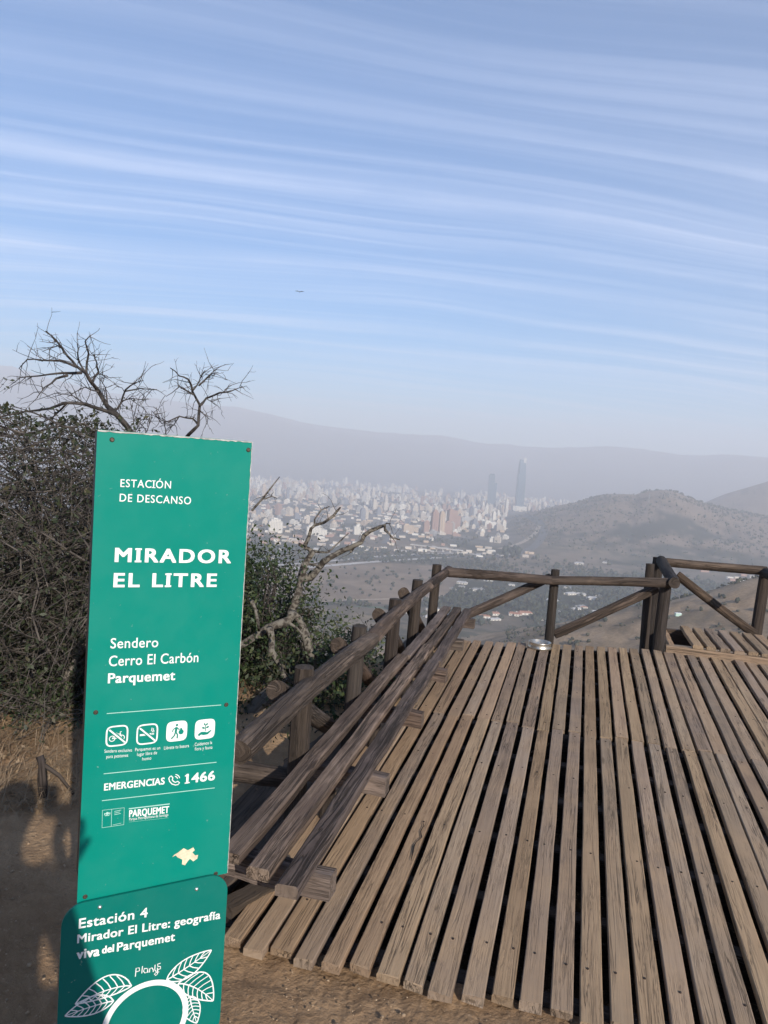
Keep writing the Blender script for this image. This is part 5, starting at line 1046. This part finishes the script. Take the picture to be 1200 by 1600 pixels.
for sg in (-1, 1):
    hip = chain([pp(sg * .09, 0, .88), pp(sg * .10, .02, .50), pp(sg * .11, -.02, .10), pp(sg * .12, .12, .04)], [.12, .085, .055, .04], pel)
    shd = chain([pp(sg * .17, 0, 1.43)], [.062], wst)
    tgt = pp(-.06, .29, 1.50) if sg < 0 else pp(.09, .28, 1.46); elb = pp(-.26, .16, 1.18) if sg < 0 else pp(.31, .10, 1.06)
    wr = chain([elb, tgt], [.045, .030], shd); hd_ = chain([(tgt[0] - .03 * (sg < 0), tgt[1] + .05, tgt[2] + .04)], [.032], wr)
    for k in range(4): chain([(VS[hd_][0] - .03 + .018 * k, VS[hd_][1] + .035, VS[hd_][2] + .03), (VS[hd_][0] - .03 + .018 * k, VS[hd_][1] + .045, VS[hd_][2] + .06 - .006 * abs(k - 1.5)), (VS[hd_][0] - .028 + .018 * k, VS[hd_][1] + .03, VS[hd_][2] + .08)], [.009, .0085, .008], hd_)
    chain([(VS[hd_][0] + .04, VS[hd_][1] + .01, VS[hd_][2] + .01), (VS[hd_][0] + .05, VS[hd_][1] + .03, VS[hd_][2] + .035)], [.011, .009], hd_)
me = bpy.data.meshes.new('person'); me.from_pydata(VS, ES_, []); ob = bpy.data.objects.new('person', me); COL.objects.link(ob)
sk = ob.modifiers.new('s', 'SKIN'); me.skin_vertices or me.skin_vertices.new() if hasattr(me.skin_vertices, 'new') else None
for i, r_ in enumerate(RS): me.skin_vertices[0].data[i].radius = (r_, r_)
me.skin_vertices[0].data[0].use_root = True; ob.modifiers.new('u', 'SUBSURF').levels = 1
dg = bpy.context.evaluated_depsgraph_get(); bm_ = bpy.data.meshes.new_from_object(ob.evaluated_get(dg)); bpy.data.objects.remove(ob)
per = tag(empty('person', pp(0, 0, -.05)), 'person in a dark jacket raising a phone whose shadow falls on the dirt', 'person'); link('body', bm_, plain('dark_clothing', (.05, .05, .06), .85), per)
mb = MB(); mb.lathe([(0, .0), (.07, .01), (.098, .05), (.10, .10), (.08, .17), (.04, .20), (0, .205)], pp(0, .02, 1.62), 20); mb.build('hair', plain('dark_hair', (.02, .016, .014), .6), per, True)
bg_ = tag(empty('shadow_bag', pp(.20, .02, .74)), 'dark bag shape added at the photographer hip to widen the cast shadow', 'bag'); mb = MB()  # unseen bag shape, added to widen the shadow on dirt and plate
for j, (hw_, hd2, zz_) in enumerate(((.06, .03, .76), (.115, .06, .80), (.125, .07, .95), (.12, .06, 1.10), (.08, .035, 1.16))): mb.v += [pp(.20 + hw_ * cx_, .02 + hd2 * cy_, zz_) for cx_, cy_ in ((-1, -.6), (-.7, -1), (.7, -1), (1, -.6), (1, .6), (.7, 1), (-.7, 1), (-1, .6))]
fb_ = [(j * 8 + k_, j * 8 + (k_ + 1) % 8, (j + 1) * 8 + (k_ + 1) % 8, (j + 1) * 8 + k_) for j in range(4) for k_ in range(8)] + [tuple(range(7, -1, -1)), tuple(range(32, 40))]
for f_ in fb_: mb.f.append(list(f_)); mb.mi.append(0); mb.uv += [(0, 0)] * len(f_); mb.rn += [(0, 0)] * len(f_)
mb.build('shadow_bag_body', plain('dark_canvas', (.04, .04, .045), .8), bg_); mb = MB(); mb.tube([pp(.26, .03, 1.14), pp(.22, .08, 1.32), pp(.15, .06, 1.49), pp(.10, -.05, 1.50), pp(.20, -.10, 1.30), pp(.17, .0, 1.14)], .012, .012, 6); mb.build('shadow_bag_strap', M_BLACKF, bg_)
mb = MB(); mb.box((-.030, -.040, 1.60), .075, .009, .155); tag(mb.build('phone', M_BLACKF), 'slim dark phone held up by the photographer', 'phone')

# ------------------------------------------------------------------ haze
top = float(Zt.max()) + 12; print('TOP', top); mb = MB(); mb.box((0, 0, (top + VAL - 1.5) / 2), 27400, 27400, top - VAL + 1.5)
hm = bpy.data.materials.new('haze_air'); hm.use_nodes = True; hm.node_tree.nodes.clear(); n = NT(hm.node_tree)
pv = n.n('ShaderNodeVolumePrincipled', {'Color': (*HAZE_COL, 1), 'Density': HAZE_D, 'Anisotropy': 0.0}); n.n('ShaderNodeOutputMaterial', {'Volume': pv.outputs[0]})
try: hm.cycles.homogeneous_volume = True
except Exception: pass
tag(mb.build('haze', hm), kind='stuff')
